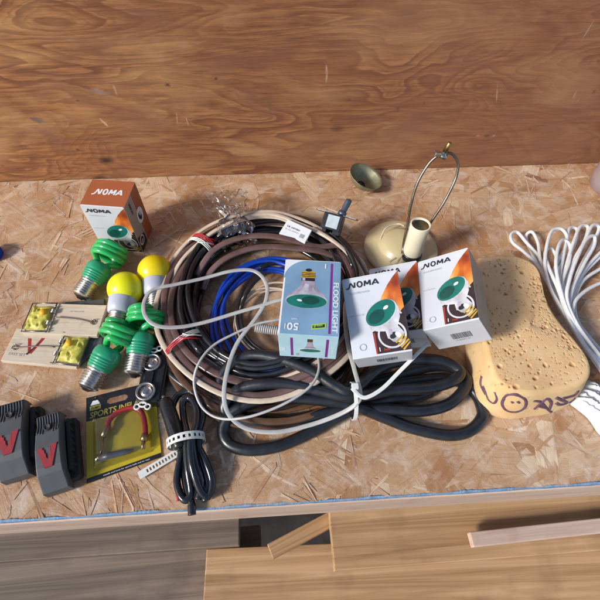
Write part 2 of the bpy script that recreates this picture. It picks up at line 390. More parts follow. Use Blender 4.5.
# ------------------------------------------------------------------ the setting
YF, YB, XL, XR = 0.0835, 0.585, -0.62, 0.78
def make_top():
    V = []; Fc = []; G = []; T = []
    def quad(pts, gr, t):
        b = len(V); V.extend(pts); Fc.append(tuple(range(b, b+len(pts)))); G.extend(gr); T.extend([t]*len(pts))
    # core board
    th = .0115
    def q(a, t=.4): quad(a, [(p[0]*.5, p[1]+p[2]) for p in a], t)
    zt = -.0012
    q([(XL, YF, zt), (XR, YF, zt), (XR, YB, zt), (XL, YB, zt)])
    q([(XL, YF, -th), (XR, YF, -th), (XR, YF, zt), (XL, YF, zt)], .2)
    q([(XL, YF, -th), (XL, YB, -th), (XR, YB, -th), (XR, YF, -th)], .2)
    q([(XL, YF, -th), (XL, YF, zt), (XL, YB, zt), (XL, YB, -th)], .2)
    q([(XR, YF, -th), (XR, YB, -th), (XR, YB, zt), (XR, YF, zt)], .2)
    clus = [(rng.uniform(XL, XR), rng.uniform(YF, YB), rng.normal(.1, .9), rng.uniform(.012, .05)) for _ in range(150)]
    NB, NS = 4300, 3600
    for i in range(NB+NS):
        if i < NB:
            L = rng.uniform(.025, .12); W = min(L*rng.uniform(.14, .45), .034)
            cx, cy = rng.uniform(XL, XR), rng.uniform(YF, YB); a = rng.normal(0.15, .95)
            if rng.rand() < .25: a = rng.uniform(0, math.pi)
            tx, ty = rng.normal(0, .004), rng.normal(0, .006); tint = rng.normal(.50, .19); lift = 0
        else:
            q_ = clus[rng.randint(len(clus))]; L = rng.uniform(.010, .060); W = rng.uniform(.0008, .0045)
            if rng.rand() < .25: q_ = (rng.uniform(XL, XR), rng.uniform(YF, YB), rng.uniform(0, 3.1), .01)
            cx, cy = q_[0]+rng.normal(0, q_[3]), q_[1]+rng.normal(0, q_[3]*.6); a = q_[2]+rng.normal(0, .22)
            if not (XL < cx < XR and YF < cy < YB): continue
            tx, ty = rng.normal(0, .010), rng.normal(0, .10); tint = rng.choice([rng.uniform(.66, .92), rng.uniform(.35, .65), rng.uniform(0.05, .25)], p=[.45, .45, .10]); lift = .0004
        ca, sa = math.cos(a), math.sin(a)
        z0 = -.0012 + rng.uniform(0, .0012) + lift
        pts = []; gr = []
        n = rng.randint(2, 5)
        side = [(-L/2, -W/2), (L/2-rng.uniform(0, .25)*L, -W/2*rng.uniform(.5, 1))]
        end = [(L/2-rng.uniform(0, .14)*L, W*(k/n-.5)) for k in range(n)]
        e2 = [(-L/2+rng.uniform(0, .14)*L, W*(.5-k/n)) for k in range(n)]
        poly = side[:1]+end+[(L/2-rng.uniform(0, .3)*L, W/2)]+e2[:-1]
        ox, oy = rng.uniform(0, 9), rng.uniform(0, 9)
        for (u, v) in poly:
            x = cx+u*ca-v*sa; y = cy+u*sa+v*ca
            z = z0+u*tx+v*ty
            y = max(YF-.0004, min(YB-.0005, y)); z = min(z, .0009+lift*1.2)
            x = max(XL, min(XR, x))
            pts.append((x, y, max(z, -.0022))); gr.append((u+ox, v+oy))
        quad(pts, gr, float(np.clip(tint, 0, 1)))
    me = bpy.data.meshes.new('tabletop'); me.from_pydata(V, [], Fc)
    g = me.uv_layers.new(name='grain'); t = me.uv_layers.new(name='tint')
    li = np.zeros(len(me.loops), dtype=np.int32); me.loops.foreach_get('vertex_index', li)
    g.data.foreach_set('uv', np.array(G, dtype=np.float32)[li].ravel())
    t.data.foreach_set('uv', np.stack([np.array(T, dtype=np.float32)[li], np.zeros(len(li), np.float32)], 1).ravel())
    me.materials.append(M['osb'])
    o = bpy.data.objects.new('tabletop', me); COL.objects.link(o)
    tag(o, 'strand board bench top with ragged blue painted front edge', None, None, 'structure')
    # chipped blue paint line along the front edge
    b = MB(); n = 900; top = []; vs = []
    for i in range(n+1):
        x = XL+(XR-XL)*i/n
        nz = math.sin(i*.21)+math.sin(i*.083+2)+random.uniform(-.8, .8)
        zz = -.0016+.0003*nz
        vs += [(x, YF-.0012, -.0070-.0006*nz), (x, YF-.0014, zz), (x, YF+.0003+.0003*nz, zz+.0018)]
    fs = []
    for i in range(n):
        for k in range(2): fs.append((i*3+k, (i+1)*3+k, (i+1)*3+k+1, i*3+k+1))
    b.add(vs, fs, 0, False); b.build('edge_paint', M['bluepaint'], o)
    b = MB(); b.box((( XL+XR)/2, YF+.016, -.0118-.030), (XR-XL, .036, .060)); b.build('rail', M['rail'], o, bevel=.002)
    return o
top = make_top()
b = MB(); b.box((.08, YB+.009+.0005, .22), (1.7, .018, .75)); wall = b.build('wall', M['ply'])
tag(wall, 'brown plywood wall behind the bench', None, None, 'structure')
b = MB(); b.box((.08, .3, -.56), (4, 3, .02)); fl = b.build('floor', M['floor']); tag(fl, 'dark floor below the bench', None, None, 'structure')

# timber stored below the bench
def plank(name, p0, p1, z, w, t, mt, label, group='timber stored under the bench'):
    a, c = P(*p0, z), P(*p1, z); d = c-a; L = d.length; ang = math.atan2(d.y, d.x)
    Mx = Matrix.Translation((a+c)/2) @ Matrix.Rotation(ang, 4, 'Z')
    o = empty(name, label, 'plank', M=Mx, group=group)
    b = MB(); b.box((0, 0, 0), (L, w, t)); b.build('board', mt, o, bevel=.0015)
    return o
plank('plank', (330, 530), (700, 503), -.20, .10, .02, M['plank'], 'pale orange plank under the bench at lower right')
plank('plank', (205, 590), (720, 566), -.255, .10, .02, M['plank'], 'broad orange plank lowest under the bench front')
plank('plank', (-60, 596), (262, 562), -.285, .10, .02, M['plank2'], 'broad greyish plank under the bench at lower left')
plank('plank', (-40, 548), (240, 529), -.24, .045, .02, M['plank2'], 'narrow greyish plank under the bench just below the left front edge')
plank('plank', (470, 540), (690, 516), -.17, .018, .012, M['rail'], 'narrow pale batten lying across the orange planks')
plank('plank', (270, 552), (345, 512), -.22, .020, .016, M['plank'], 'short offcut batten slanting in the dark gap below the coil')
# ------------------------------------------------------------------ text
_tc = {}
def glyphs(txt, bold=0.0, shear=0.0):
    k = (txt, bold, shear)
    if k in _tc: return _tc[k]
    cu = bpy.data.curves.new('t', 'FONT'); cu.body = txt; cu.size = 1; cu.offset = bold; cu.shear = shear; cu.resolution_u = 3
    ob = bpy.data.objects.new('t', cu); COL.objects.link(ob)
    bpy.context.view_layer.update()
    me = ob.evaluated_get(bpy.context.evaluated_depsgraph_get()).to_mesh()
    vs = np.array([v.co[:2] for v in me.vertices]); fs = [tuple(p.vertices) for p in me.polygons]
    bpy.data.objects.remove(ob); bpy.data.curves.remove(cu)
    mn, mx = vs.min(0), vs.max(0); vs = (vs-mn)/(mx[1]-mn[1]); w = vs[:, 0].max()
    _tc[k] = (vs, fs, w); return _tc[k]
class Art:
    """flat printed shapes laid on a face: map(u,v,lift)->local point"""
    def __init__(s, fmap): s.map = fmap; s.mb = MB(); s.mats = []; s.k = 0
    def mi(s, m):
        if m not in s.mats: s.mats.append(m)
        return s.mats.index(m)
    def poly(s, pts, m, lift=None):
        if lift is None: s.k += 1; lift = s.k
        s.mb.add([s.map(u, v, lift*.00002+.00004) for u, v in pts], [tuple(range(len(pts)))], s.mi(m), False)
    def rect(s, u0, v0, u1, v1, m): s.poly([(u0, v0), (u1, v0), (u1, v1), (u0, v1)], m)
    def ell(s, c, r, m, rot=0, n=36, a0=0, a1=360):
        ca, sa = math.cos(math.radians(rot)), math.sin(math.radians(rot)); pts = []
        for k in range(n):
            a = math.radians(a0+(a1-a0)*k/(n-1 if a1-a0 < 360 else n)); x, y = r[0]*math.cos(a), r[1]*math.sin(a)
            pts.append((c[0]+x*ca-y*sa, c[1]+x*sa+y*ca))
        s.poly(pts, m)
    def arc(s, c, r, w, m, a0=0, a1=360, n=40, sy=1):
        s.k += 1; li = s.k*.00002+.00004; vs = []; fs = []
        for k in range(n+1):
            a = math.radians(a0+(a1-a0)*k/n)
            for q in (r-w/2, r+w/2): vs.append(s.map(c[0]+q*math.cos(a), c[1]+sy*q*math.sin(a), li))
        for k in range(n): fs.append((2*k, 2*k+1, 2*k+3, 2*k+2))
        s.mb.add(vs, fs, s.mi(m), False)
    def text(s, t, u, v, h, m, rot=0, bold=.02, shear=0, wfit=None):
        vs, fs, w = glyphs(t, bold, shear); s.k += 1; li = s.k*.00002+.00004
        sx = h if wfit is None else wfit/w
        ca, sa = math.cos(math.radians(rot)), math.sin(math.radians(rot))
        out = []
        for (x, y) in vs:
            x *= sx; y = y*h; out.append(s.map(u+x*ca-y*sa, v+x*sa+y*ca, li))
        s.mb.add(out, fs, s.mi(m), False)
    def stroke(s, pts, w, m):
        for (a, b) in zip(pts[:-1], pts[1:]):
            d = Vector((b[0]-a[0], b[1]-a[1])); d.normalize(); n = Vector((-d.y, d.x))*w/2
            s.poly([(a[0]-n.x, a[1]-n.y), (b[0]-n.x, b[1]-n.y), (b[0]+n.x, b[1]+n.y), (a[0]+n.x, a[1]+n.y)], m)
    def logo(s, u, v, W, h, m):
        q = W/4.6; w = h*.20; e = w/2
        X = lambda x, y: (u+x*q+.10*y*h, v+e+y*(h-w))
        s.stroke([X(-.42, -.08), X(.0, .05), X(.22, 1)], w*.9, m); s.stroke([X(.20, 1), X(.78, 0)], w, m); s.stroke([X(.85, 0), X(.85, 1)], w, m)
        s.k += 1; c = X(1.62, .5); li = s.k*.00002+.00004; vs = []; n = 36
        for k in range(n):
            a = 2*math.pi*k/n
            for f in (1, 0): vs.append(s.map(c[0]+(.46*q-f*w)*math.cos(a), c[1]+(h/2-f*w)*math.sin(a), li))
        s.mb.add(vs, [(2*k, 2*k+1, 2*((k+1) % n)+1, 2*((k+1) % n)) for k in range(n)], s.mi(m), False)
        s.stroke([X(2.35, 0), X(2.40, 1)], w, m); s.stroke([X(2.40, 1), X(2.78, .25)], w, m); s.stroke([X(2.78, .25), X(3.16, 1)], w, m); s.stroke([X(3.18, 1), X(3.22, 0)], w, m)
        s.stroke([X(3.52, 0), X(4.0, 1)], w, m); s.stroke([X(4.0, 1), X(4.48, 0)], w, m); s.stroke([X(3.72, .28), X(4.30, .28)], w*.8, m)
    def build(s, name, parent): return s.mb.build(name, s.mats, parent)

# ------------------------------------------------------------------ printed boxes
def rot_e(rx, ry, rz):
    return (Matrix.Rotation(rz, 4, 'Z') @ Matrix.Rotation(ry, 4, 'Y') @ Matrix.Rotation(rx, 4, 'X'))
def facemap(w, d, h, face):
    e = .00004
    if face == 'front': return lambda u, v, l: Vector((-w/2+u*w, -d/2-l-e, v*w))
    if face == 'right': return lambda u, v, l: Vector((w/2+l+e, -d/2+u*d, v*d))
    if face == 'bottom': return lambda u, v, l: Vector((-w/2+u*w, -d/2+(d/w-v)*w, -l-e))
    if face == 'top': return lambda u, v, l: Vector((-w/2+u*w, -d/2+v*w, h+l+e))
def box_thing(name, label, x, flat, body, group):
    px, py, pz, rx, ry, rz, w, d, h = x
    Mx = Matrix.Translation((px, py, 0 if flat else pz)) @ (Matrix.Rotation(rz, 4, 'Z') if flat else rot_e(rx, ry, rz))
    o = empty(name, label, 'light bulb box', M=Mx, group=group)
    b = MB(); b.box((0, 0, h/2), (w, d, h)); b.build('carton', body, o, bevel=.0006)
    # tuck flap seams, a dog-eared card edge
    b = MB(); b.box((0, -d/2+.0006, h+.0004), (w*.96, .0008, .0006)); b.build('tuck_flap', M['whiteink'], o)
    return o, w, d, h
def noma_front(o, w, d, h):
    A = Art(facemap(w, d, h, 'front')); t = h/w
    A.poly([(.995, t-.01), (.90, t-.10), (.78, t-.24), (.66, t-.42), (.56, t-.62), (.48, t-.86), (.995, t-.98)], M['flame'])
    A.poly([(.41, .03), (.995, .03), (.995, .78), (.80, .60), (.40, .42)], M['panel'])
    A.rect(.41, .03, .435, .40, M['redink'])
    A.text('1', .47, .07, .07, M['whiteink']); A.text('bulb', .55, .07, .045, M['redink'], wfit=.10)
    A.arc((.72, .33), .225, .032, M['refl'], 0, 360)
    A.arc((.80, .62), .14, .03, M['silverprint'], 20, 120)
    # reflector and screw base, pointing down right
    A.poly([(.36, .55), (.84, .92), (.905, .80), (.90, .62), (.84, .47), (.93, .33), (.84, .17), (.64, .27), (.62, .40), (.48, .42), (.38, .46)], M['refl'])
    A.poly([(.64, .29), (.74, .43), (.83, .46), (.93, .33), (.84, .17), (.72, .20)], M['silverprint'])
    A.ell((.74, .31), (.07, .05), M['ink'], 40); A.ell((.82, .31), (.04, .06), M['whiteink'], 40); A.ell((.70, .38), (.03, .05), M['lilac'], 10)
    for k in range(4):
        c = (.84+.035*k, .22-.045*k)
        A.poly([(c[0]-.09, c[1]-.03), (min(.992, c[0]+.06), c[1]+.09), (min(.992, c[0]+.08), c[1]+.065), (c[0]-.07, c[1]-.055)], M['goldprint'])
    A.ell((.605, .725), (.308, .205), M['refl'], 34); A.ell((.59, .74), (.295, .19), M['teal'], 34)
    A.ell((.51, .68), (.16, .11), M['teal2'], 34); A.ell((.69, .82), (.05, .028), M['whiteink'], 30)
    B = A
    B.logo(.11, t-.20, .54, .125, M['ink'])
    B.text('COLOURED FLOOD', .10, t-.31, .035, M['greyink'], bold=0, wfit=.36)
    B.text('indoor flood bulb', .06, t-.72, .026, M['greyink'], bold=0, wfit=.24)
    B.arc((.20, .18), .055, .012, M['greyink'])
    B.build('front_print', o)
def noma_bottom(o, w, d, h):
    A = Art(facemap(w, d, h, 'bottom')); r = random.Random(3)
    u = .38
    while u < .72:
        bw = r.choice([.006, .01, .016]); A.rect(u, .30, u+bw, .52, M['ink']); A.k -= 1; u += bw+r.choice([.008, .012])
    A.text('0 62941 37', .42, .22, .04, M['ink'], bold=0, wfit=.26)
    A.build('barcode', o)
def noma_side(o, w, d, h, style):
    A = Art(facemap(w, d, h, 'right')); t = h/d
    if style == 'back':
        A.rect(0.01, .01, .50, t-.01, M['kraft']); A.rect(.52, .01, .99, t-.01, M['orange'])
        A.poly([(.02, .02), (.48, .02), (.48, .40), (.02, .62)], M['panel'])
        A.arc((.22, .34), .14, .04, M['whiteink']); A.ell((.20, .30), (.08, .05), M['silverprint'], 30)
        A.ell((.62, .95), (.20, .26), M['whiteink']); A.ell((.60, .93), (.09, .15), M['ink'], 20); A.ell((.64, 1.0), (.05, .08), M['silverprint'], 10)
        A.text('NOMA', .34, t-.50, .11, M['ink'], rot=90, bold=.03, wfit=.40)
    else:
        A.rect(.01, .01, .99, t-.01, M['kraft']); A.arc((.30, .8), .16, .03, M['orange'], 100, 260)
        for k in range(9): A.rect(.55, .4+.09*k, .86-.05*(k % 3), .415+.09*k, M['greyink'])
    A.build('side_print', o)
NG = 'boxes of green flood bulbs'
BX = {
 'back': [-0.217, 0.4529, 0, 0, 0, -0.145, 0.0574, 0.0484, 0.0881],
 'front': [0.1057, 0.2032, 0.0743, -1.3261, -0.2687, -0.0209, 0.0594, 0.048, 0.087],
 'right': [0.184, 0.2197, 0.0898, -1.523, -0.5997, -0.1613, 0.057, 0.0494, 0.0878],
 'mid': [0.1364, 0.2366, 0.0491, -1.4671, -0.4161, -0.1401, 0.0574, 0.0484, 0.0881],
 'flood': [0.0262, 0.2133, 0.0924, -1.5553, -0.0136, -0.1302, 0.0598, 0.0502, 0.0909]}
o, w, d, h = box_thing('bulb_box', 'light bulb box with orange top standing upright by the plywood wall', BX['back'], True, M['white'], NG)
noma_front(o, w, d, h); noma_side(o, w, d, h, 'back')
A = Art(facemap(w, d, h, 'top')); A.rect(.0, .0, 1, d/w, M['orange']); A.logo(.20, .36, .64, .20, M['whiteink']); A.build('top_print', o)
o, w, d, h = box_thing('bulb_box', 'white bulb box lying next to the blue box, cable tie tail at its lower corner', BX['front'], False, M['white'], NG)
noma_front(o, w, d, h); noma_bottom(o, w, d, h); noma_side(o, w, d, h, 'x')
o, w, d, h = box_thing('bulb_box', 'white bulb box leaning on the sponge with large barcode end showing', BX['right'], False, M['white'], NG)
noma_front(o, w, d, h); noma_bottom(o, w, d, h); noma_side(o, w, d, h, 'x')
o, w, d, h = box_thing('bulb_box', 'bulb box mostly hidden between and beneath the two other white boxes', BX['mid'], False, M['white'], NG)
noma_front(o, w, d, h); noma_bottom(o, w, d, h); noma_side(o, w, d, h, 'x')
# blue flood light box
o, w, d, h = box_thing('bulb_box', 'pale blue flood light box lying on top of the coiled wires', BX['flood'], False, M['paleblue'], None)
A = Art(facemap(w, d, h, 'front')); t = h/w
A.rect(.0, .0, 1, t, M['floodblue'])
A.poly([(.0, t), (.0, t-.42)]+[(.42-.42*math.cos(a)*1.0, t-.42+.42*math.sin(a)) for a in [math.radians(x) for x in range(4, 91, 6)]], M['whiteink'])
A.rect(.0, .0, .03, t-.4, M['whiteink'])
A.rect(.82, .04, .862, t-.04, M['purple'])
cx = .43
A.poly([(cx-.08, t-.26), (cx-.11, t-.36), (cx-.10, t-.42), (cx-.125, t-.46), (cx-.115, t-.53), (cx-.17, t-.62), (cx-.31, t-.74), (cx-.355, t-.86), (cx+.355, t-.86), (cx+.31, t-.74), (cx+.18, t-.62), (cx+.125, t-.53), (cx+.125, t-.46), (cx+.10, t-.42), (cx+.11, t-.36), (cx+.08, t-.26)], M['lilac'])
A.poly([(cx-.04, t-.50), (cx-.08, t-.62), (cx-.20, t-.77), (cx+.0, t-.80), (cx+.03, t-.52)], M['silverprint'])
A.poly([(cx+.09, t-.54), (cx+.13, t-.64), (cx+.26, t-.76), (cx+.20, t-.78), (cx+.08, t-.66)], M['greyink'])
A.ell((cx, t-.86), (.362, .155), M['silverprint']); A.ell((cx, t-.872), (.345, .138), M['teal']); A.ell((cx+.07, t-.85), (.15, .085), M['teal2']); A.ell((cx-.12, t-.86), (.045, .02), M['whiteink'], -12)
A.poly([(cx-.115, t-.24), (cx+.115, t-.24), (cx+.125, t-.38), (cx-.125, t-.38)], M['goldprint'])
for k in range(3): A.rect(cx-.12, t-.285-.035*k, cx+.12, t-.272-.035*k, M['panel'])
A.ell((cx, t-.215), (.055, .035), M['ink'])
A.rect(cx-.115, t-.45, cx+.115, t-.385, M['ink']); A.rect(cx-.10, t-.445, cx-.05, t-.39, M['silverprint'])
A.poly([(.54, .10), (.78, .14), (.78, .24), (.54, .20)], M['lime']); A.poly([(.56, .125), (.76, .158), (.76, .218), (.56, .182)], M['ink']); A.text('green', .58, .137, .05, M['lime'], rot=9, bold=.01, wfit=.15)
B = A
B.text('FLOOD LIGHT', .88, t-.46, .095, M['whiteink'], rot=-90, bold=.02, wfit=1.0)
B.text('50', .33, .21, .14, M['whiteink'], rot=180, bold=.02, wfit=.19); B.rect(.10, .09, .115, .19, M['whiteink'])
B.text('watt', .30, .30, .03, M['whiteink'], rot=180, bold=0)
B.text('1', .74, t-.06, .10, M['whiteink'], rot=180, bold=.04); B.build('front_print', o)
A = Art(facemap(w, d, h, 'bottom')); tb = d/w
A.rect(.20, .06, .245, tb-.12, M['purple']); A.rect(.80, .06, .845, tb-.12, M['purple'])
A.poly([(.40, .30), (.47, .44), (.49, .60), (.57, .60), (.59, .44), (.68, .30)], M['lilac']); A.ell((.54, .29), (.20, .075), M['whiteink']); A.ell((.54, .285), (.185, .062), M['teal']); 
A.rect(.485, .60, .575, .70, M['brass'])
A.text('50', .11, .22, .10, M['whiteink'], rot=90, bold=.02); A.text('50 WATT', .95, .22, .05, M['whiteink'], rot=90, bold=.01)
A.rect(.30, .08, .34, .16, M['greyink']); A.build('end_print', o)

# ------------------------------------------------------------------ bulbs
def frame_axis(p, axis, roll=0):
    q = Vector((0, 0, 1)).rotation_difference(Vector(axis))
    return Matrix.Translation(p) @ q.to_matrix().to_4x4() @ Matrix.Rotation(roll, 4, 'Z')
def screw_part(o):
    b = MB(); prof = [(.0095, .0035), (.0118, .005)]
    for k in range(49):
        z = .0055+.019*k/48; prof.append((.0122+.0009*math.sin(2*math.pi*k/48*6), z))
    prof += [(.0125, .0255), (.0132, .027)]
    b.lathe(prof, 36); b.build('screw_base', M['screw'], o)
    b = MB(); b.lathe([(1e-5, 0), (.0035, .0002), (.0048, .0015), (.0085, .0030), (.0098, .0042)], 28); b.build('contact', M['blk'], o)
def cfl(label, tip, sp, zt=.0128, zs=.026, roll=0):
    p, s_ = P(*tip, zt), P(*sp, zs)
    o = empty('spiral_bulb', label, 'light bulb', M=frame_axis(p, (s_-p).normalized(), roll), group='green spiral bulbs')
    screw_part(o)
    b = MB(); prof = [(.0125, .026), (.0132, .027)]
    for k in range(4):
        z = .0285+.0030*k; r = .0136+.0006*k; prof += [(r, z), (r+.0005, z+.0007), (r+.0005, z+.0018), (r-.0001, z+.0026)]
    prof += [(.0160, .0415), (.0164, .044), (.0160, .048), (.0145, .0520), (.0118, .0545), (.0001, .0552)]
    b.lathe(prof, 40); b.build('housing', M['greenbase'], o)
    # double helix tube
    Rh, r = .0192, .0041; arms = []
    for s2 in (0, math.pi):
        a = []
        for k in range(8):
            t = k/7; a.append(Vector(((.0055+(Rh-.0055)*t**1.6)*math.cos(s2-.9+.9*t), (.0055+(Rh-.0055)*t**1.6)*math.sin(s2-.9+.9*t), .052+.012*t)))
        nt_ = 44
        for k in range(1, nt_+1):
            t = k/nt_; th = s2+t*2*math.pi*1.35
            a.append(Vector((Rh*math.cos(th), Rh*math.sin(th), .064+.0185*t)))
        arms.append(a)
    e0, e1 = arms[0][-1], arms[1][-1]
    th0 = 2*math.pi*1.35
    mid = []
    for k in range(1, 10):
        t = k/10; q = e0.lerp(e1, t); q.z += .004*math.sin(math.pi*t); 
        off = Vector((-math.sin(th0), math.cos(th0), 0))*(.006*math.sin(2*math.pi*t)); mid.append(q+off)
    path = arms[0]+mid+list(reversed(arms[1]))
    b = MB(); b.tube(path, r, 12); b.build('spiral_tube', M['green'], o)
    return o
cfl('green spiral bulb in front of the upright orange-topped bulb box', (79, 299), (108, 256), roll=.4)
cfl('green spiral bulb with screw end pointing at the sports inflator card', (85, 391), (115, 342), roll=1.2)
cfl('green spiral bulb with screw end touching the black twin connector', (133, 378), (145, 323), roll=2.2)
def globe(label, tip, ce, m, zc=.0225, R_=.0225):
    p, s_ = P(*tip, .0128), P(*ce, zc)
    o = empty('globe_bulb', label, 'light bulb', M=frame_axis(p, (s_-p).normalized()), group='yellow globe bulbs')
    screw_part(o)
    b = MB(); b.lathe([(.0128, .0265), (.0150, .0285), (.0165, .036), (.0172, .046), (.0170, .049)], 40); b.build('collar', M['collar'], o)
    zc2 = .062; b = MB(); prof = []
    for k in range(30):
        a = math.radians(-50+140*k/29); prof.append((max(1e-5, R_*math.cos(a)), zc2+R_*math.sin(a)))
    b.lathe([(.0150, .0475)]+prof, 44, cap=False); b.build('globe', m, o)
globe('lemon yellow globe bulb in front, nearest the mouse traps', (115, 334), (126, 287), M['yellow'])
globe('golden yellow globe bulb beside the wire coil, behind the lemon one', (157, 314), (155, 269), M['yellow2'])

# ------------------------------------------------------------------ wooden mouse traps
def plate_frame(l, r, z):
    a, c = P(*l, z), P(*r, z); d = (c-a); d.z = 0
    return Matrix.Translation((a+c)/2) @ Matrix.Rotation(math.atan2(d.y, d.x), 4, 'Z')
def mousetrap(label, l, r, z, flip, tilt=0):
    o = empty('mouse_trap', label, 'mouse trap', M=plate_frame(l, r, z) @ Matrix.Rotation(tilt, 4, 'Y'), group='wooden snap traps')
    s = -1 if flip else 1; L, W = .091, .045
    b = MB(); b.box((0, 0, -.003), (L, W, .006)); b.build('board', M['trapwood'], o, bevel=.0007)
    # bait pedal: lumpy yellow plate
    b = MB(); n = 26; vs = []; fs = []; rr = random.Random(5 if flip else 8); holes = [(rr.uniform(-.8, .8), rr.uniform(-.8, .8), rr.uniform(.12, .24)) for _ in range(9)]
    for i in range(n+1):
        for j in range(n+1):
            u, v = -1+2*i/n, -1+2*j/n
            e = max(abs(u), abs(v)); hgt = .0042*(1-e**6)
            for (hx, hy, hr) in holes:
                q = math.hypot(u-hx, v-hy)
                if q < hr: hgt -= .0022*(1-(q/hr)**2)
            uu = u*(.0135+.0010*math.sin(5*v+2)); vv = v*(.0165+.0010*math.sin(4*u))
            vs.append((s*(-.033)+uu, vv, .0008+max(0, hgt)))
    for i in range(n):
        for j in range(n): k = i*(n+1)+j; fs.append((k, k+n+1, k+n+2, k+1))
    b.add(vs, fs); 
    b.box((s*-.033, 0, .0006), (.027, .033, .0008)); pd = b.build('bait_pedal', M['cheese'], o)
    b = MB(); b.ball((s*-.028, .006, .0055), .0045, (1, 1, .7), 10); b.build('bait_nub', M['cheese2'], pd)
    b = MB()
    x0 = s*-.017
    b.tube(cr([(s*-.0475, -.020, .0022), (s*-.0475, .020, .0022)], 4), .0007, 8)
    b.tube([(x0, -.021, .002), (x0, .021, .002)], .0009, 8)
    b.tube([(x0+s*.002, -.0205, .004), (s*-.0475, -.0205, .002)], .0008, 8); b.tube([(x0+s*.002, .0205, .004), (s*-.0475, .0205, .002)], .0008, 8)
    b.build('striker_wire', M['darksteel'], o)
    for sy in (-1, 1):
        hp = [(x0+.0026*math.cos(a), sy*(.006+.0011*a/6.28), .003+.0026*math.sin(a)) for a in [k*.5 for k in range(56)]]
        b = MB(); b.tube(hp, .0006, 6); b.build('spring', M['steel'], o)
    b = MB(); b.tube(cr([(x0+s*.004, 0, .004), (s*.01, -.001, .0032), (s*.030, -.004, .002), (s*.036, -.0045, .0015)], 5), .0008, 8)
    b.tube([(s*.036+.0028*math.cos(a), -.0045+.0028*math.sin(a), .0012) for a in [k*.5 for k in range(13)]], .0006, 6)
    b.build('hold_rod', M['darksteel'], o)
    for (sx, sy) in ((x0, .016), (x0, -.016), (s*.036, -.001)):
        b = MB(); b.tube([(sx-.002, sy, 0), (sx-.002, sy, .003), (sx+.002, sy, .003), (sx+.002, sy, 0)], .0005, 6); b.build('staple', M['steel'], o)
    A = Art(lambda u, v, l_: Vector((u, v, l_+.0002)))
    if flip:
        A.poly([(-.026, .010), (-.022, .010), (-.017, -.004), (-.015, -.004), (-.010, .012), (-.006, .012), (-.014, -.010), (-.018, -.010)], M['redink'])
        A.poly([(-.010, .006), (-.007, .010), (-.018, -.012), (-.020, -.011)], M['ink'])
        A.text('EASY SET', -.040, -.014, .0035, M['greyink'], bold=0); A.build('ink_print', o)
    else:
        A.text('set bait pedal', .002, .010, .003, M['greyink'], bold=0); A.build('ink_print', o)
    return o
mousetrap('wooden mouse trap farther from camera with yellow bait pedal at its left end', (33, 318), (98.5, 320), .015, False)
mousetrap('wooden mouse trap nearer camera with red mark at left and yellow bait at right', (15, 345), (77, 350), .011, True, .03)
b = MB(); c = [P(68, 304, 0), P(106, 301, 0), P(104, 348, 0), P(78, 368, 0), P(62, 352, 0), P(40, 345, 0), P(36, 322, 0)]
cc = sum(c, Vector())/len(c)
o = empty('trap_tray', 'dark grey plastic plate lying under the two wooden mouse traps', 'tray', cc)
b.prism([((p-cc).x, (p-cc).y) for p in c], .0003, .0058, ch=.0012); b.build('plate', M['charcoal'], o)

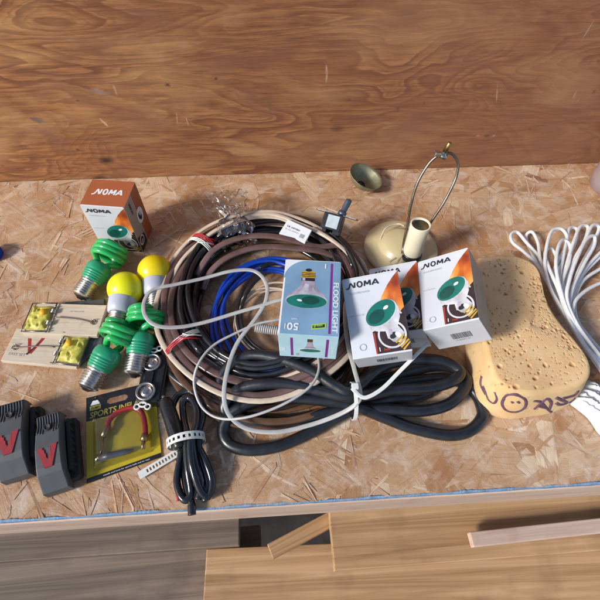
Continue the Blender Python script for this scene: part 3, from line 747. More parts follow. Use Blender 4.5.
# ------------------------------------------------------------------ plastic snap traps with a red V
def vtrap(label, p0, p1, z, Wd=.034):
    a, c = P(*p0, z), P(*p1, z); d = c-a; L = d.length
    Mx = Matrix.Translation((a.x, a.y, 0)) @ Matrix.Rotation(math.atan2(d.y, d.x)-math.pi/2, 4, 'Z')
    o = empty('plastic_trap', label, 'mouse trap', M=Mx, group='charcoal plastic snap traps')
    Ht = z
    # upper jaw: profile along y, rounded across x
    prof = [(-.002, Ht-.013), (.013, Ht-.001), (.020, Ht+.001), (L*.5, Ht+.003), (L*.72, Ht+.001), (L*.86, Ht-.003), (L, Ht-.002), (L+.001, Ht-.008)]
    b = MB(); xs = [(-.5, -1), (-.5, -.25), (-.485, -.06), (-.45, 0), (-.2, 0), (0, 0), (.2, 0), (.45, 0), (.485, -.06), (.5, -.25), (.5, -1)]
    vs = []; fs = []
    for (y, z_) in prof:
        k = 1-.06*(y/L); 
        for (x, dz) in xs: vs.append((x*Wd*k, y, z_+dz*.012 if dz > -1 else max(.004, z_-.013)))
    n = len(xs)
    for i in range(len(prof)-1):
        for j in range(n-1): fs.append((i*n+j, i*n+j+1, (i+1)*n+j+1, (i+1)*n+j))
    fs.append(tuple(reversed(range(n)))); fs.append(tuple(range((len(prof)-1)*n, len(prof)*n)))
    b.add(vs, fs, 0, False); jw = b.build('jaw', M['charcoal'], o, bevel=.0008)
    b = MB()
    for k in range(9):
        x = (k-4)/4*Wd*.40; y0 = L*(.70+.05*abs((k-4)/4)**2 + (.12 if k in (3, 4, 5) else 0))
        b.tube(cr([(x, y0, Ht+.0012), (x, L*.86, Ht-.0022), (x*.98, L*.99, Ht-.0012)], 4), .0008, 6)
    b.build('grip_rib', M['charcoal'], o)
    b = MB(); b.lathe([(.0001, 0), (.0026, 0), (.0026, .0006), (.0036, .0006), (.0036, -.002)], 20, Matrix.Translation((0, L*.80, Ht+.0012))); b.build('pivot_hole', M['charcoal2'], o)
    # red V with toothed inner edge
    y0 = L*.24; yt = L*.52; S = Wd
    V_ = [(-.38, .95), (-.18, .98), (-.15, .84), (-.115, .86), (-.10, .66), (-.065, .68), (-.05, .46), (-.02, .44), (.0, .36), (.03, .46), (.05, .62), (.085, .66), (.10, .84), (.13, .86), (.15, 1.02), (.38, 1.06), (.14, .02), (-.14, .0)]
    b = MB()
    def zz(y): return Ht+.001+.002*min(1, max(0, (y-.02)/(L*.5-.02)))
    top_ = [Vector((x*S, y0+(yt-y0)*v, zz(y0+(yt-y0)*v)+.0011)) for x, v in V_]; bot = [p-Vector((0, 0, .0018)) for p in top_]
    m_ = len(V_)
    b.add(top_+bot, [tuple(reversed(range(m_)))]+[(i, (i+1) % m_, m_+(i+1) % m_, m_+i) for i in range(m_)], 0, False)
    b.build('red_emblem', M['redv'], o)
    # lower jaw / base, wider and darker
    b = MB(); b.rbox((.005, L*.52, .0055), (Wd+.008, L*.88, .010), .004); b.box((Wd*.5+.003, L*.55, .012), (.004, L*.72, .014)); b.box((-Wd*.5+.002, L*.55, .010), (.003, L*.6, .010))
    for k in range(7): b.box((Wd*.5+.0055, L*(.25+.1*k), .013), (.0015, .003, .010))
    b.build('base', M['charcoal2'], o, bevel=.0006)
    b = MB(); hp = [(-Wd*.35+Wd*.7*k/80, L*.93+.004*math.cos(k*.7), .012+.004*math.sin(k*.7)) for k in range(81)]; b.tube(hp, .0007, 6); b.build('spring', M['steel'], o)
    return o
vtrap('charcoal plastic snap trap with red V, cut off by the left picture edge', (8, 473), (10, 402), .030, .029)
vtrap('charcoal plastic snap trap with red V, whole, nearest the inflator card', (50, 486), (47, 414), .030, .026)

# ------------------------------------------------------------------ sports inflator card
C4 = [P(86.5, 484, .002), P(161.5, 457, .002), P(154, 381, .002), P(86, 398, .002)]
cc = sum(C4, Vector())/4; cc.z = 0
def cardmap(u, v, l):
    a = C4[0].lerp(C4[1], u); c = C4[3].lerp(C4[2], u); p = a.lerp(c, v)-cc; p.z = .0016+l
    return p
o = empty('inflator_card', 'yellow and black carded sports inflator with red hose', 'carded package', cc)
b = MB(); vs = [cardmap(u, v, l) for l in (-.0014, 0) for u, v in ((0, 0), (1, 0), (1, 1), (0, 1))]
b.add(vs, [(4, 5, 6, 7), (3, 2, 1, 0), (0, 1, 5, 4), (1, 2, 6, 5), (2, 3, 7, 6), (3, 0, 4, 7)], 0, False); b.build('backing_card', M['cardyel'], o)
A = Art(cardmap); A.rect(0, .70, 1, 1, M['blk']); A.rect(0, 0, 1, .055, M['blk'])
A.poly([(.30, .87), (.34, .845), (.56, .845), (.60, .87), (.60, .895), (.56, .92), (.34, .92), (.30, .895)], M['osb'])
A.poly([(.06, .885), (.20, .885), (.165, .94), (.145, .94), (.13, .985), (.115, .94), (.095, .94)], M['whiteink']); A.ell((.13, .955), (.022, .018), M['blk'])
A.rect(.05, .82, .21, .875, M['cardyeltxt']); A.text('PUMP', .075, .833, .03, M['blk'], bold=.02, wfit=.11)
A.text('SPORTS INFLATOR', .05, .725, .075, M['cardyeltxt'], bold=.02, shear=.15, wfit=.92)
A.text('needle and hose for sports balls and air toys', .22, .016, .020, M['whiteink'], bold=0, wfit=.62)
A.build('card_print', o)
def loc(pts, base): return [p-base for p in pts]
b = MB(); b.tube(cr(loc(PP([(108, 430), (109, 421), (117, 413), (131, 408), (141, 412), (144.7, 424), (145.5, 437)], .008), cc), 8), .0030, 10); b.build('hose', M['hose'], o)
b = MB()
b.tube(loc(PP([(109, 426), (105, 432), (103, 437)], .008), cc), .0034, 10); b.tube(loc(PP([(103, 437), (102, 449), (100, 455)], .007), cc), .0014, 8); b.tube(loc(PP([(97, 458), (102, 457)], .007), cc), .0036, 8); b.build('fitting', M['brass'], o); b = MB()
b.tube(loc(PP([(145.5, 434), (143.5, 441)], .008), cc), .0042, 6); b.tube(loc(PP([(143.5, 441), (143, 449)], .008), cc), .0022, 8)
b.build('fitting', M['brass'], o)
b = MB(); pts = loc(PP([(100, 458), (110, 455.5), (125, 452), (134, 449.5)], .007), cc); b.tube(pts, 1, 12, radii=[.0036, .0036, .0030, .0007]); b.build('needle', M['greytube'], o)
b = MB(); n = 18; vs = []; fs = []
for i in range(n+1):
    for j in range(n+1):
        u, v = -1+2*i/n, -1+2*j/n; e = max(abs(u), abs(v)); hh = .014*(1-max(0, (e-.72)/.28)**2) if e > .72 else .014
        vs.append(cardmap(.49+u*.40, .40+v*.30, .0006+max(0, hh)))
for i in range(n):
    for j in range(n): k = i*(n+1)+j; fs.append((k, k+n+1, k+n+2, k+1))
b.add(vs, fs); b.build('blister', M['blister'], o)

# ------------------------------------------------------------------ black twin connector with steel rings
p1, p2 = P(152, 363, .016), P(146, 392, .016); d = (p1-p2); ang = math.atan2(d.y, d.x)-math.pi/2
Mx = Matrix.Translation(((p1+p2)/2).xy.to_3d()) @ Matrix.Rotation(ang, 4, 'Z'); hl = d.length/2
o = empty('twin_socket', 'black twin socket block with steel rings and white wire clips', 'socket block', M=Mx)
b = MB(); b.rbox((.003, 0, .008), (.027, .060, .015), .005); b.box((.016, 0, .009), (.005, .046, .010)); b.box((0, 0, .0165), (.010, .014, .003)); b.build('body', M['blk'], o, bevel=.0007)
for s_ in (-1, 1):
    T_ = Matrix.Translation((0, s_*hl, .0155))
    b = MB(); b.lathe([(.0085, 0), (.0112, 0), (.0112, .003), (.0104, .0042), (.0094, .0042), (.0086, .0032), (.0085, 0)], 36, T_, cap=False); b.build('ring', M['steel'], o)
    b = MB(); b.lathe([(.0086, .0006), (.0060, .0008), (.0056, .0026), (.0001, .0028)], 28, T_); b.box((.0, s_*hl, .0195), (.004, .0075, .0022)); b.build('terminal', M['screw'], o)
    b = MB(); cy = s_*(hl+.017)
    for dxx in (-.006, .006): b.tube([(dxx+.0030*math.cos(a), cy+s_*.001+.0030*math.sin(a), .018+.0006*dxx*100) for a in [k*math.pi/8 for k in range(17)]], .0010, 8)
    b.tube([(.0042*math.cos(a), cy-s_*.0015+.0026*math.sin(a), .018) for a in [k*math.pi/8 for k in range(17)]], .0012, 8)
    b.tube([(0, cy-s_*.003, .018), (0, s_*(hl+.008), .014)], .0012, 8); b.build('wire_clip', M['nylon'], o)

# ------------------------------------------------------------------ black power lead tied in a bundle
base = P(188, 455, 0)
o = empty('power_lead', 'folded black power lead bundled with a white strap by the bench edge', 'cable', base)
def T(name, pts, r, m, par, bs, n=10, k=8, sect=None, refup=False, label=None, radii=None):
    b = MB(); path = loc(cr(PP(pts), k), bs); b.tube(path, r, n, sect, refup=refup); return b.build(name, m, par, label)
# plug handle: tapered barrel
pp = loc(PP([(164, 399, .016), (168, 409, .017), (173, 424, .018), (178, 440, .019), (181, 448, .018)]), base)
b = MB(); b.tube(cr(pp, 4), 1, 18, radii=[.0040]+[.0070]*2+[.0084]*10+[.0080]*3+[.0060]); b.build('plug_barrel', M['blk'], o)
b = MB(); b.tube(loc(PP([(163, 396, .016), (164.5, 400, .016)]), base), .0022, 12); b.build('plug_tip', M['steel'], o)
b = MB(); b.tube(cr(loc(PP([(168, 416, .0225), (172, 426, .025), (176, 436, .026)]), base), 4), .0028, 8); b.build('side_spring', M['blk'], o)
lead = MB()
strands = [
 [(176, 437, .020), (172, 415, .012), (176, 398, .010), (188, 391, .012), (199, 398, .014), (203, 415, .016), (198, 436, .018), (201, 460, .014), (208, 482, .010), (205, 497, .008)],
 [(188, 437, .024), (184, 420, .015), (183, 403, .014), (190, 398, .016), (196, 408, .018), (196, 424, .022), (192, 440, .025), (195, 462, .020), (201, 484, .013), (198, 499, .009)],
 [(184, 438, .012), (180, 460, .010), (177, 480, .009), (180, 494, .008), (186, 500, .008), (191, 492, .009), (188, 470, .016), (186, 440, .022)],
 [(193, 438, .015), (206, 462, .016), (212, 482, .012), (208, 496, .009), (200, 490, .014), (192, 465, .022), (190, 440, .026)],
 [(186, 436, .006), (183, 460, .006), (186, 485, .006), (192, 505, .006), (192, 513, .0055)],
 [(197, 436, .010), (198, 460, .010), (202, 482, .010), (207, 500, .009)]]
for s_ in strands: lead.tube(loc(cr(PP(s_), 9), base), .0039, 10)
lead.tube(loc(cr(PP([(198, 470, .010), (203, 488, .009), (206.5, 501, .008)]), 6), base), .0048, 12)
lead.build('lead', M['blkins'], o)
T('ferrule', [(191.5, 505, .006), (192, 515, .0055)], .0042, M['blk'], o, base)
T('red_wire', [(179, 478, .006), (177, 490, .005), (178, 501, .004)], .0016, M['redtie'], o, base)
# highlight glints on the folded lead, shaped as thin strokes, left unbuilt
b = MB()
rr = random.Random(11)
for (x, y) in [(184, 452), (187, 458), (190, 454), (192, 463), (189, 468), (195, 459), (193, 472), (197, 468), (190, 476)]:
    q = [(x, y, .029), (x+rr.uniform(-2, 2), y+rr.uniform(2, 4), .0285), (x+rr.uniform(1, 4), y+rr.uniform(0, 3), .028)]
    b.tube(loc(cr(PP(q), 3), base), .0005, 5)
# strap: perforated white band round the bundle with a long tail
def ribbon(mb, pts, nrm_up, w, th=.0006):
    sect = [(-w/2, -th/2), (w/2, -th/2), (w/2, th/2), (-w/2, th/2)]
    mb.tube(pts, 1, 4, sect, refup=nrm_up)
def ladder(mb, pts, w, th=.0007, hole=.0022, pitch=.0046):
    """flat strap with square slots: two rails and rungs"""
    rail = w*.26
    n = len(pts)
    T_ = [(pts[min(i+1, n-1)]-pts[max(i-1, 0)]).normalized() for i in range(n)]
    return T_
b = MB(); cx_, r1, r2 = P(186, 441, .0145), .0195, .0165
ax = (P(190, 470, .0135)-P(184, 415, .0135)).normalized(); sidev = ax.cross(Vector((0, 0, 1))).normalized()
W_ = .0085
def ringpt(a, off): return cx_-base+sidev*(r1*math.cos(a))+Vector((0, 0, 1))*(r2*math.sin(a))+ax*off
nn = 44
for k in range(nn):
    a0, a1 = 2*math.pi*k/nn, 2*math.pi*(k+1)/nn
    solid = (k % 2 == 0)
    for (o0, o1) in ([(-W_/2, W_/2)] if solid else [(-W_/2, -W_/2*.4), (W_/2*.4, W_/2)]):
        q = [ringpt(a0, o0), ringpt(a1, o0), ringpt(a1, o1), ringpt(a0, o1)]
        ce = cx_-base; q2 = [ce+(p-ce)*1.0+(p-ce-ax*(p-ce).dot(ax)).normalized()*.0009 for p in q]
        b.add(q+q2, [(0, 1, 2, 3), (7, 6, 5, 4), (0, 4, 5, 1), (1, 5, 6, 2), (2, 6, 7, 3), (3, 7, 4, 0)], 0, False)
b.build('strap', M['nylon'], o)
b = MB(); ta, tb_ = P(139, 476, .0035)-base, P(179, 452, .004)-base; dd = (tb_-ta); Lt = dd.length; dd.normalize(); sd = dd.cross(Vector((0, 0, 1)))
nseg = 26
for k in range(nseg):
    a0, a1 = Lt*k/nseg, Lt*(k+1)/nseg
    for (o0, o1) in ([(-.0042, .0042)] if (k % 2 == 0 or k < 5) else [(-.0042, -.0019), (.0019, .0042)]):
        q = [ta+dd*a0+sd*o0, ta+dd*a1+sd*o0, ta+dd*a1+sd*o1, ta+dd*a0+sd*o1]; q2 = [p+Vector((0, 0, .0009)) for p in q]
        b.add(q+q2, [(3, 2, 1, 0), (4, 5, 6, 7), (0, 1, 5, 4), (1, 2, 6, 5), (2, 3, 7, 6), (3, 0, 4, 7)], 0, False)
b.build('strap_tail', M['nylon'], o)

# ------------------------------------------------------------------ coils of wire
def coil(c, R0, slots, r, sect=None, wob=.004, seed=1, ecc=(1, 1), start=0., turns=None, n=72, nseg=9, zw=.002, partial=0):
    f, g = noise1(seed), noise1(seed+50); path = []
    tt = turns or len(slots)
    N_ = int(n*tt)
    for i in range(N_+1):
        t = i/n; k = int(t) if t < len(slots) else len(slots)-1; fr_ = t-k
        s0 = slots[min(k, len(slots)-1)]; s1 = slots[min(k+1, len(slots)-1)]
        e = min(1, max(0, (fr_-.75)/.25)); e = e*e*(3-2*e)
        dr, z = s0[0]+(s1[0]-s0[0])*e, s0[1]+(s1[1]-s0[1])*e
        th = start+2*math.pi*t
        sh = .45*math.sin(t*2.3+seed)
        rr_ = R0+dr+wob*f(th+sh)+wob*.9*math.sin(t*6.283*.73+seed*1.3)+wob*.5*g(th+k*.9*min(1, t))
        X_, Y_ = c[0]+rr_*ecc[0]*math.cos(th), c[1]+rr_*ecc[1]*math.sin(th)
        hump = .016*math.exp(-((X_-.03)**2+(Y_-.23)**2)/.045**2)*min(1, z/.02)
        path.append(Vector((X_, Y_, z+zw*abs(g(th+1))*.5+hump)))
    return path
def coil_obj(mb, path, base, r, sect=None, n=9): mb.tube([p-base for p in path], r, n, sect, refup=sect is not None)

CC = Vector((-.018, .325, 0))
# rosy/brown twin lead
o = empty('speaker_wire_coil', 'large coil of shiny brown twin wire with red and white ties', 'wire coil', CC)
sl = [(.000, .004), (.010, .0045), (-.011, .005), (.005, .011), (-.006, .012), (.014, .012), (.000, .019), (.010, .020), (-.011, .020), (.004, .027), (-.006, .028)]
b = MB(); coil_obj(b, coil(CC, .124, sl[:6], .0023, seed=2, ecc=(.98, 1.06), start=2.5), CC, .0023, TWIN); b.build('winding', M['brown'], o)
b = MB(); coil_obj(b, coil(CC, .124, sl[7:], .0023, seed=2, ecc=(.98, 1.06), start=.5), CC, .0023, TWIN); b.build('winding', M['pink'], o, 'rosy brown upper turns')
b = MB(); coil_obj(b, coil(CC, .131, [(0, .022), (-.012, .026), (.004, .030)], .0017, seed=33, ecc=(.97, 1.04), start=3.6, turns=2.7), CC, .0016, TWIN); b.build('winding', M['beige'], o, 'thin tan turns among the brown ones')
def tie(px, py, z, rad, m, par, bs, seed, direction):
    b = MB(); c_ = P(px, py, z)-bs; dv = Vector(direction).normalized(); sv = dv.cross(Vector((0, 0, 1)))
    for k in range(3):
        b.tube([c_+dv*(.0022*k+.0015*math.sin(a))+sv*(rad*math.cos(a))+Vector((0, 0, rad*.8*math.sin(a))) for a in [j*2*math.pi/24 for j in range(24)]], .0008, 6, closed=True)
    b.tube(cr([c_+Vector((0, 0, rad*.8)), c_+Vector((.006, -.004, rad*.8+.003)), c_+Vector((.014, -.003, rad*.8+.001)), c_+Vector((.020, 0, rad*.5))], 4), .0008, 6)
    return b.build('twist_tie', m, par)
tie(183, 344, .026, .0225, M['redtie'], o, CC, 1, (.5, -.8, 0)); tie(186, 341, .026, .0228, M['nylon'], o, CC, 2, (.5, -.8, 0))
tie(203, 246, .028, .020, M['redtie'], o, CC, 3, (.5, .7, 0)); tie(200, 250, .028, .0203, M['nylon'], o, CC, 4, (.5, .7, 0))
# amber outer lead, low on the near-left side
o = empty('amber_wire_coil', 'amber brown wire coil lowest and outermost at front of the pile', 'wire coil', (-.004, .298, 0))
b = MB(); c2 = Vector((-.006, .300, 0)); coil_obj(b, coil(c2, .130, [(0, .003), (.008, .004), (-.006, .008), (.012, .009), (.003, .014)], .002, seed=9, ecc=(1.02, .98), start=1.2), Vector((-.004, .298, 0)), .0021, TWIN); b.build('winding', M['brown2'], o)
# black coil
o = empty('black_wire_coil', 'glossy black wire coil inside the ring of brown wire', 'wire coil', CC)
b = MB(); c3 = CC+Vector((.004, .008, 0)); coil_obj(b, coil(c3, .098, [(0, .005), (.008, .006), (-.008, .006), (.004, .014), (-.004, .015), (.010, .016), (.000, .023), (.008, .026)], .0034, seed=14, ecc=(1, 1.08), start=4.5), CC, .0034, n=10); b.build('winding', M['blkins'], o)
b = MB(); coil_obj(b, coil(c3, .112, [(0, .030), (-.010, .034), (.006, .036)], .0036, seed=15, ecc=(.96, 1.08), start=.2, turns=2.6), CC, .0036, n=10); b.build('winding', M['blkins'], o)
# blue
o = empty('blue_wire_coil', 'bright blue wire coil in the middle of the pile', 'wire coil', P(265, 320, 0))
b = MB(); c4 = P(272, 322, 0); bb = P(265, 320, 0)
coil_obj(b, coil(c4, .066, [(0, .012), (.007, .013), (-.007, .014), (.003, .020), (.012, .019)], .0027, seed=21, ecc=(.92, 1.22), start=3.8), bb, .0028); b.build('winding', M['blue'], o)
# thin brown inner
o = empty('thin_wire_coil', 'small loops of thin tan wire at the very centre of the pile', 'wire coil', P(268, 330, 0))
b = MB(); bb = P(268, 330, 0); coil_obj(b, coil(P(276, 325, 0), .048, [(0, .008), (.004, .012), (-.004, .013)], .0014, seed=27, ecc=(.95, 1.15), start=1), bb, .0014); b.build('winding', M['beige'], o)
b = MB(); coil_obj(b, coil(P(280, 318, 0), .054, [(0, .018), (.007, .019)], .002, seed=28, ecc=(.95, 1.2), start=2), bb, .0021); b.build('winding', M['blkrub'], o)
# beige cord with white tag
o = empty('beige_cord', 'beige cord looped round the back of the coil with a white tag', 'cable', P(265, 225, 0)); bb = P(265, 225, 0)
def cord(mb, pts, r, bs, sect=TWIN, k=9): mb.tube(loc(cr(PP(pts), k), bs), r, 9, sect, refup=sect is not None)
b = MB()
cord(b, [(166, 318, .008), (163, 290, .016), (173, 260, .026), (193, 237, .034), (219, 221, .040), (250, 213, .043), (275, 212, .044), (300, 219, .042), (322, 230, .038), (343, 248, .024), (358, 270, .014), (362, 300, .006)], .0014, bb)
cord(b, [(170, 330, .006), (167, 300, .018), (178, 266, .030), (199, 243, .038), (226, 226, .043), (252, 218, .046), (278, 218, .046), (296, 226, .042)], .0014, bb)
cord(b, [(188, 262, .024), (205, 238, .040), (235, 221, .046), (270, 214, .048), (300, 224, .046), (325, 236, .042), (345, 250, .034), (362, 262, .016), (370, 285, .008)], .0015, bb)
cord(b, [(312, 228, .044), (332, 240, .042), (350, 256, .032), (366, 280, .010)], .0014, bb)
b.build('cord', M['beige'], o)
q = [P(279, 233, .048), P(288, 219, .052), P(312, 230, .052), (P(305, 243, .048))]
b = MB(); vs = [p-bb for p in q]+[p-bb-Vector((0, 0, .003)) for p in q]
b.add(vs, [(3, 2, 1, 0), (4, 5, 6, 7), (0, 1, 5, 4), (1, 2, 6, 5), (2, 3, 7, 6), (3, 0, 4, 7)], 0, False); tg = b.build('tag', M['bagwhite'], o, bevel=.0008)
A = Art(lambda u, v, l: (q[0].lerp(q[3], u)).lerp(q[1].lerp(q[2], u), v)-bb+Vector((0, 0, l+.0004)))
A.text('UL LISTED', .12, .55, .10, M['ink'], bold=.01, wfit=.5); A.text('E 16 AWG', .12, .36, .08, M['greyink'], bold=0, wfit=.5); A.rect(.70, .2, .86, .45, M['greyink']); A.build('lettering', tg)
# rosy strand sweeping over the back right
o = empty('mauve_wire', 'dull mauve wire arching over the back right of the coil', 'wire', P(330, 250, 0)); bb = P(330, 250, 0)
b = MB(); cord(b, [(196, 275, .026), (214, 250, .040), (240, 238, .046), (268, 236, .048), (295, 241, .046), (318, 247, .040), (340, 246, .036), (356, 258, .026), (366, 282, .012), (364, 315, .006)], .0023, bb)
cord(b, [(203, 290, .014), (212, 270, .026), (232, 255, .036), (262, 247, .042), (300, 249, .044), (322, 252, .040), (342, 262, .028), (354, 285, .014), (352, 320, .008)], .0023, bb); b.build('strand', M['pink'], o)

# grey-white twin cord wandering over everything
o = empty('pale_grey_cord', 'long pale grey cord looping over the coil and past the white tie', 'cable', P(230, 330, 0)); bb = P(230, 330, 0)
b = MB()
cord(b, [(300, 296, .046), (280, 300, .046), (260, 306, .045), (236, 313, .044), (206, 322, .043), (180, 327, .046), (158, 326, .050), (146, 317, .052), (144, 303, .050), (153, 290, .048), (178, 284, .046), (205, 278, .043), (232, 271, .045), (254, 271, .045), (266, 283, .045), (266, 300, .045), (256, 318, .045), (238, 342, .045), (228, 368, .045), (224, 396, .042), (230, 416, .030), (248, 429, .024), (277, 432, .024), (310, 425, .026), (340, 414, .036), (357, 403, .047), (360, 392, .048), (354, 368, .046), (348, 345, .044), (345, 318, .040), (346, 285, .03)], .00128, bb)
b.build('cord', M['greycord'], o)
o = empty('thin_grey_cord', 'thin pale cord making an oval loop over the black cable', 'cable', P(230, 380, 0)); bb = P(230, 380, 0)
b = MB(); cord(b, [(296, 318, .040), (277, 320, .045), (257, 324, .046), (236, 333, .046), (214, 345, .046), (200, 361, .044), (194, 380, .034), (198, 400, .024), (208, 413, .022), (224, 419, .026), (248, 417, .036), (275, 408, .042), (298, 396, .046), (313, 383, .048), (319, 368, .046), (317, 350, .040)], .0015, bb, sect=None)
b.build('cord', M['greycord'], o)
b = MB(); c0, c1 = P(256, 328, .040)-bb, P(280, 331, .040)-bb; hp = []
axv = (c1-c0).normalized(); s1 = axv.cross(Vector((0, 0, 1)))
for k in range(150): a = k*.5; hp.append(c0.lerp(c1, k/149)+s1*(.0050*math.cos(a))+Vector((0, 0, .0050*math.sin(a))))
b.tube(hp, .0009, 6); b.build('strain_relief', M['greycord'], o)

# ------------------------------------------------------------------ thick black cable with white tie
o = empty('black_cable', 'thick matt black cable folded in loops and cinched with a white tie', 'cable', P(350, 400, 0)); bb = P(350, 400, 0)
b = MB(); Rk = .0066
def thick(pts, r=Rk): b.tube(loc(cr(PP(pts), 9), bb), r, 14)
A1 = [(436, 360, .028), (407, 360, .030), (380, 368, .032), (352, 391, .036), (335, 386, .038), (315, 373, .040), (293, 363, .042), (267, 356, .040), (247, 356, .036), (229, 366, .030), (221, 379, .024), (222, 392, .020), (232, 399, .016), (252, 392, .014), (275, 378, .016), (296, 362, .018), (316, 345, .018)]
A2 = [(453, 366, .026), (460, 373, .025), (452, 381, .026), (428, 388, .028), (393, 390, .032), (352, 397, .034), (320, 391, .034), (288, 384, .034), (261, 384, .032), (240, 389, .026), (227, 400, .020), (225, 411, .014), (234, 419, .009), (262, 423, .008), (295, 420, .010), (325, 413, .014), (352, 408, .016), (388, 409, .016), (420, 411, .016), (447, 405, .016), (463, 391, .015), (466, 378, .013), (456, 368, .011), (436, 366, .008), (415, 370, .0066), (390, 378, .0066), (365, 384, .0066)]
thick(list(reversed(A1))+A2)
thick([(360, 392, .0066), (395, 384, .0066), (425, 380, .0066), (445, 379, .0066), (462, 383, .0066), (473, 391, .007), (480, 402, .007), (482, 417, .0065), (469, 431, .0065), (447, 435, .006), (412, 428, .007), (383, 417, .012), (352, 405, .024), (320, 400, .026), (293, 398, .026), (267, 398, .024), (245, 405, .020), (230, 415, .014), (223, 430, .008), (229, 444, .0066), (248, 450, .0066), (275, 447, .0066), (299, 438, .007), (322, 426, .009), (350, 411, .014), (385, 400, .014), (415, 397, .010), (430, 392, .0066)])
thick([(338, 398, .022), (320, 394, .020), (270, 392, .018), (236, 398, .012), (215, 396, .010), (198, 391, .010), (184, 385, .009), (170, 374, .008), (160, 362, .007), (156, 345, .006)], .0042)
b.build('cable', M['blkrub'], o)
b = MB(); c_ = P(353, 401, .027)-bb
for k in range(2):
    ex = .003*k
    pts = [c_+Vector((ex+.001*math.sin(a), .019*math.cos(a), .024*math.sin(a))) for a in [j*2*math.pi/28 for j in range(28)]]
sect = [(-.0021, -.0006), (.0021, -.0006), (.0021, .0006), (-.0021, .0006)]
vs = []; fs = []
nn = 30
for j in range(nn):
    a = j*2*math.pi/nn
    for (ex, rr_) in ((-.0021, 0), (.0021, 0), (.0021, .0012), (-.0021, .0012)):
        vs.append(c_+Vector((ex, (.0190+rr_)*math.cos(a), (.0240+rr_)*math.sin(a))))
for j in range(nn):
    for k in range(4): fs.append((j*4+k, j*4+(k+1) % 4, ((j+1) % nn)*4+(k+1) % 4, ((j+1) % nn)*4+k))
b.add(vs, fs, 0, False); b.box((c_.x, c_.y+.006, c_.z+.0255), (.007, .006, .005))
tail = loc(cr(PP([(352, 388, .053), (360, 396, .052), (368, 397, .052), (383, 388, .053), (400, 371, .056), (416, 355, .060), (428, 343, .062)]), 6), bb)
b.tube(tail, 1, 4, [(-.0021, -.0006), (.0021, -.0006), (.0021, .0006), (-.0021, .0006)], refup=True)
b.build('cable_tie', M['nylon'], o, bevel=.0003)

# ------------------------------------------------------------------ toggle switch
Mx = Matrix.Translation(P(336, 219, .050)) @ Matrix.Rotation(math.radians(-24), 4, 'Z') @ Matrix.Rotation(math.radians(-52), 4, 'X')
o = empty('toggle_switch', 'black toggle switch with steel mounting strap behind the coil', 'switch', M=Mx)
b = MB(); b.box((-.002, -.004, -.006), (.027, .020, .022)); b.box((.007, -.004, -.019), (.010, .014, .006)); b.box((-.010, -.004, -.019), (.006, .012, .005)); b.build('body', M['blk'], o, bevel=.001)
b = MB(); b.box((-.001, -.0143, -.006), (.016, .001, .017)); b.build('side_label', M['swpad'], o)
b = MB(); b.box((0, 0, .006), (.054, .010, .0012))
for s_ in (-1, 1): b.tube([(s_*.026+.0035*math.cos(a), .0035*math.sin(a), .0062) for a in [k*math.pi/8 for k in range(17)]], .0009, 6)
b.build('mounting_strap', M['steel'], o)
b = MB(); b.lathe([(.006, .006), (.006, .012), (.0048, .0125), (.0042, .014), (.0045, .026), (.0042, .030), (.0001, .0315)], 20, Matrix.Translation((.004, 0, 0)) @ Matrix.Rotation(.2, 4, 'Y')); b.build('lever', M['swlever'], o)

# ------------------------------------------------------------------ clear plastic bag, knotted
def crumple(cx_, cy_, w, hgt, z, seed, n=34, amp=.006, pinch=None, fq=60):
    rr = random.Random(seed); W = [(rr.uniform(-fq, fq), rr.uniform(-fq, fq), rr.uniform(0, 6), rr.uniform(.3, 1)) for _ in range(14)]
    vs = []; fs = []
    for i in range(n+1):
        for j in range(n+1):
            u, v = i/n-.5, j/n-.5
            zz_ = sum(a*abs(math.sin(kx*u*.35+ky*v*.35+ph)) for kx, ky, ph, a in W)/4*amp
            ww = w*(1-(pinch(v) if pinch else 0)); e = 1-(2*max(abs(u), abs(v)))**4
            vs.append(Vector((u*ww+.002*math.sin(v*30+1), v*hgt+.002*math.sin(u*25), z+zz_+.006*e)))
    for i in range(n):
        for j in range(n): k = i*(n+1)+j; fs.append((k, k+n+1, k+n+2, k+1))
    return vs, fs
base = P(232, 218, 0); a_, c_ = P(231, 200, .03), P(237, 244, .04); L_ = (P(231, 190, .02)-P(238, 249, .045)).length
Mx = Matrix.Translation((P(234, 221, .038))) @ Matrix.Rotation(math.radians(8), 4, 'Z') @ Matrix.Rotation(math.radians(-8), 4, 'X')
o = empty('plastic_bag', 'small clear crumpled plastic bag knotted in the middle', 'plastic bag', M=Mx)
vs, fs = crumple(0, 0, .050, .095, 0, 4, 40, .012, lambda v: .78*math.exp(-((v+.12)/.11)**2))
b = MB(); b.add(vs, fs); b.add([Vector((v.x, v.y, -v.z*.6+.001)) for v in vs], fs); b.build('film', M['clear'], o)
b = MB()
for k in range(3): b.tube([Vector((.005*math.cos(a), -.012+.0025*math.sin(2*a+k)+.002*k, .006+.004*math.sin(a))) for a in [j*2*math.pi/20 for j in range(20)]], .0011, 6, closed=True)
b.build('knot', M['clear'], o)
A = Art(lambda u, v, l: Vector((u*.045-.0225, v*.045-.002, .0150+l)))
for (cu_, cv_) in ((.2, .25), (.48, .33), (.80, .28)): A.arc((cu_, cv_), .11, .03, M['brown'], 0, 360, 20, .6)
A.build('printed_mark', o)

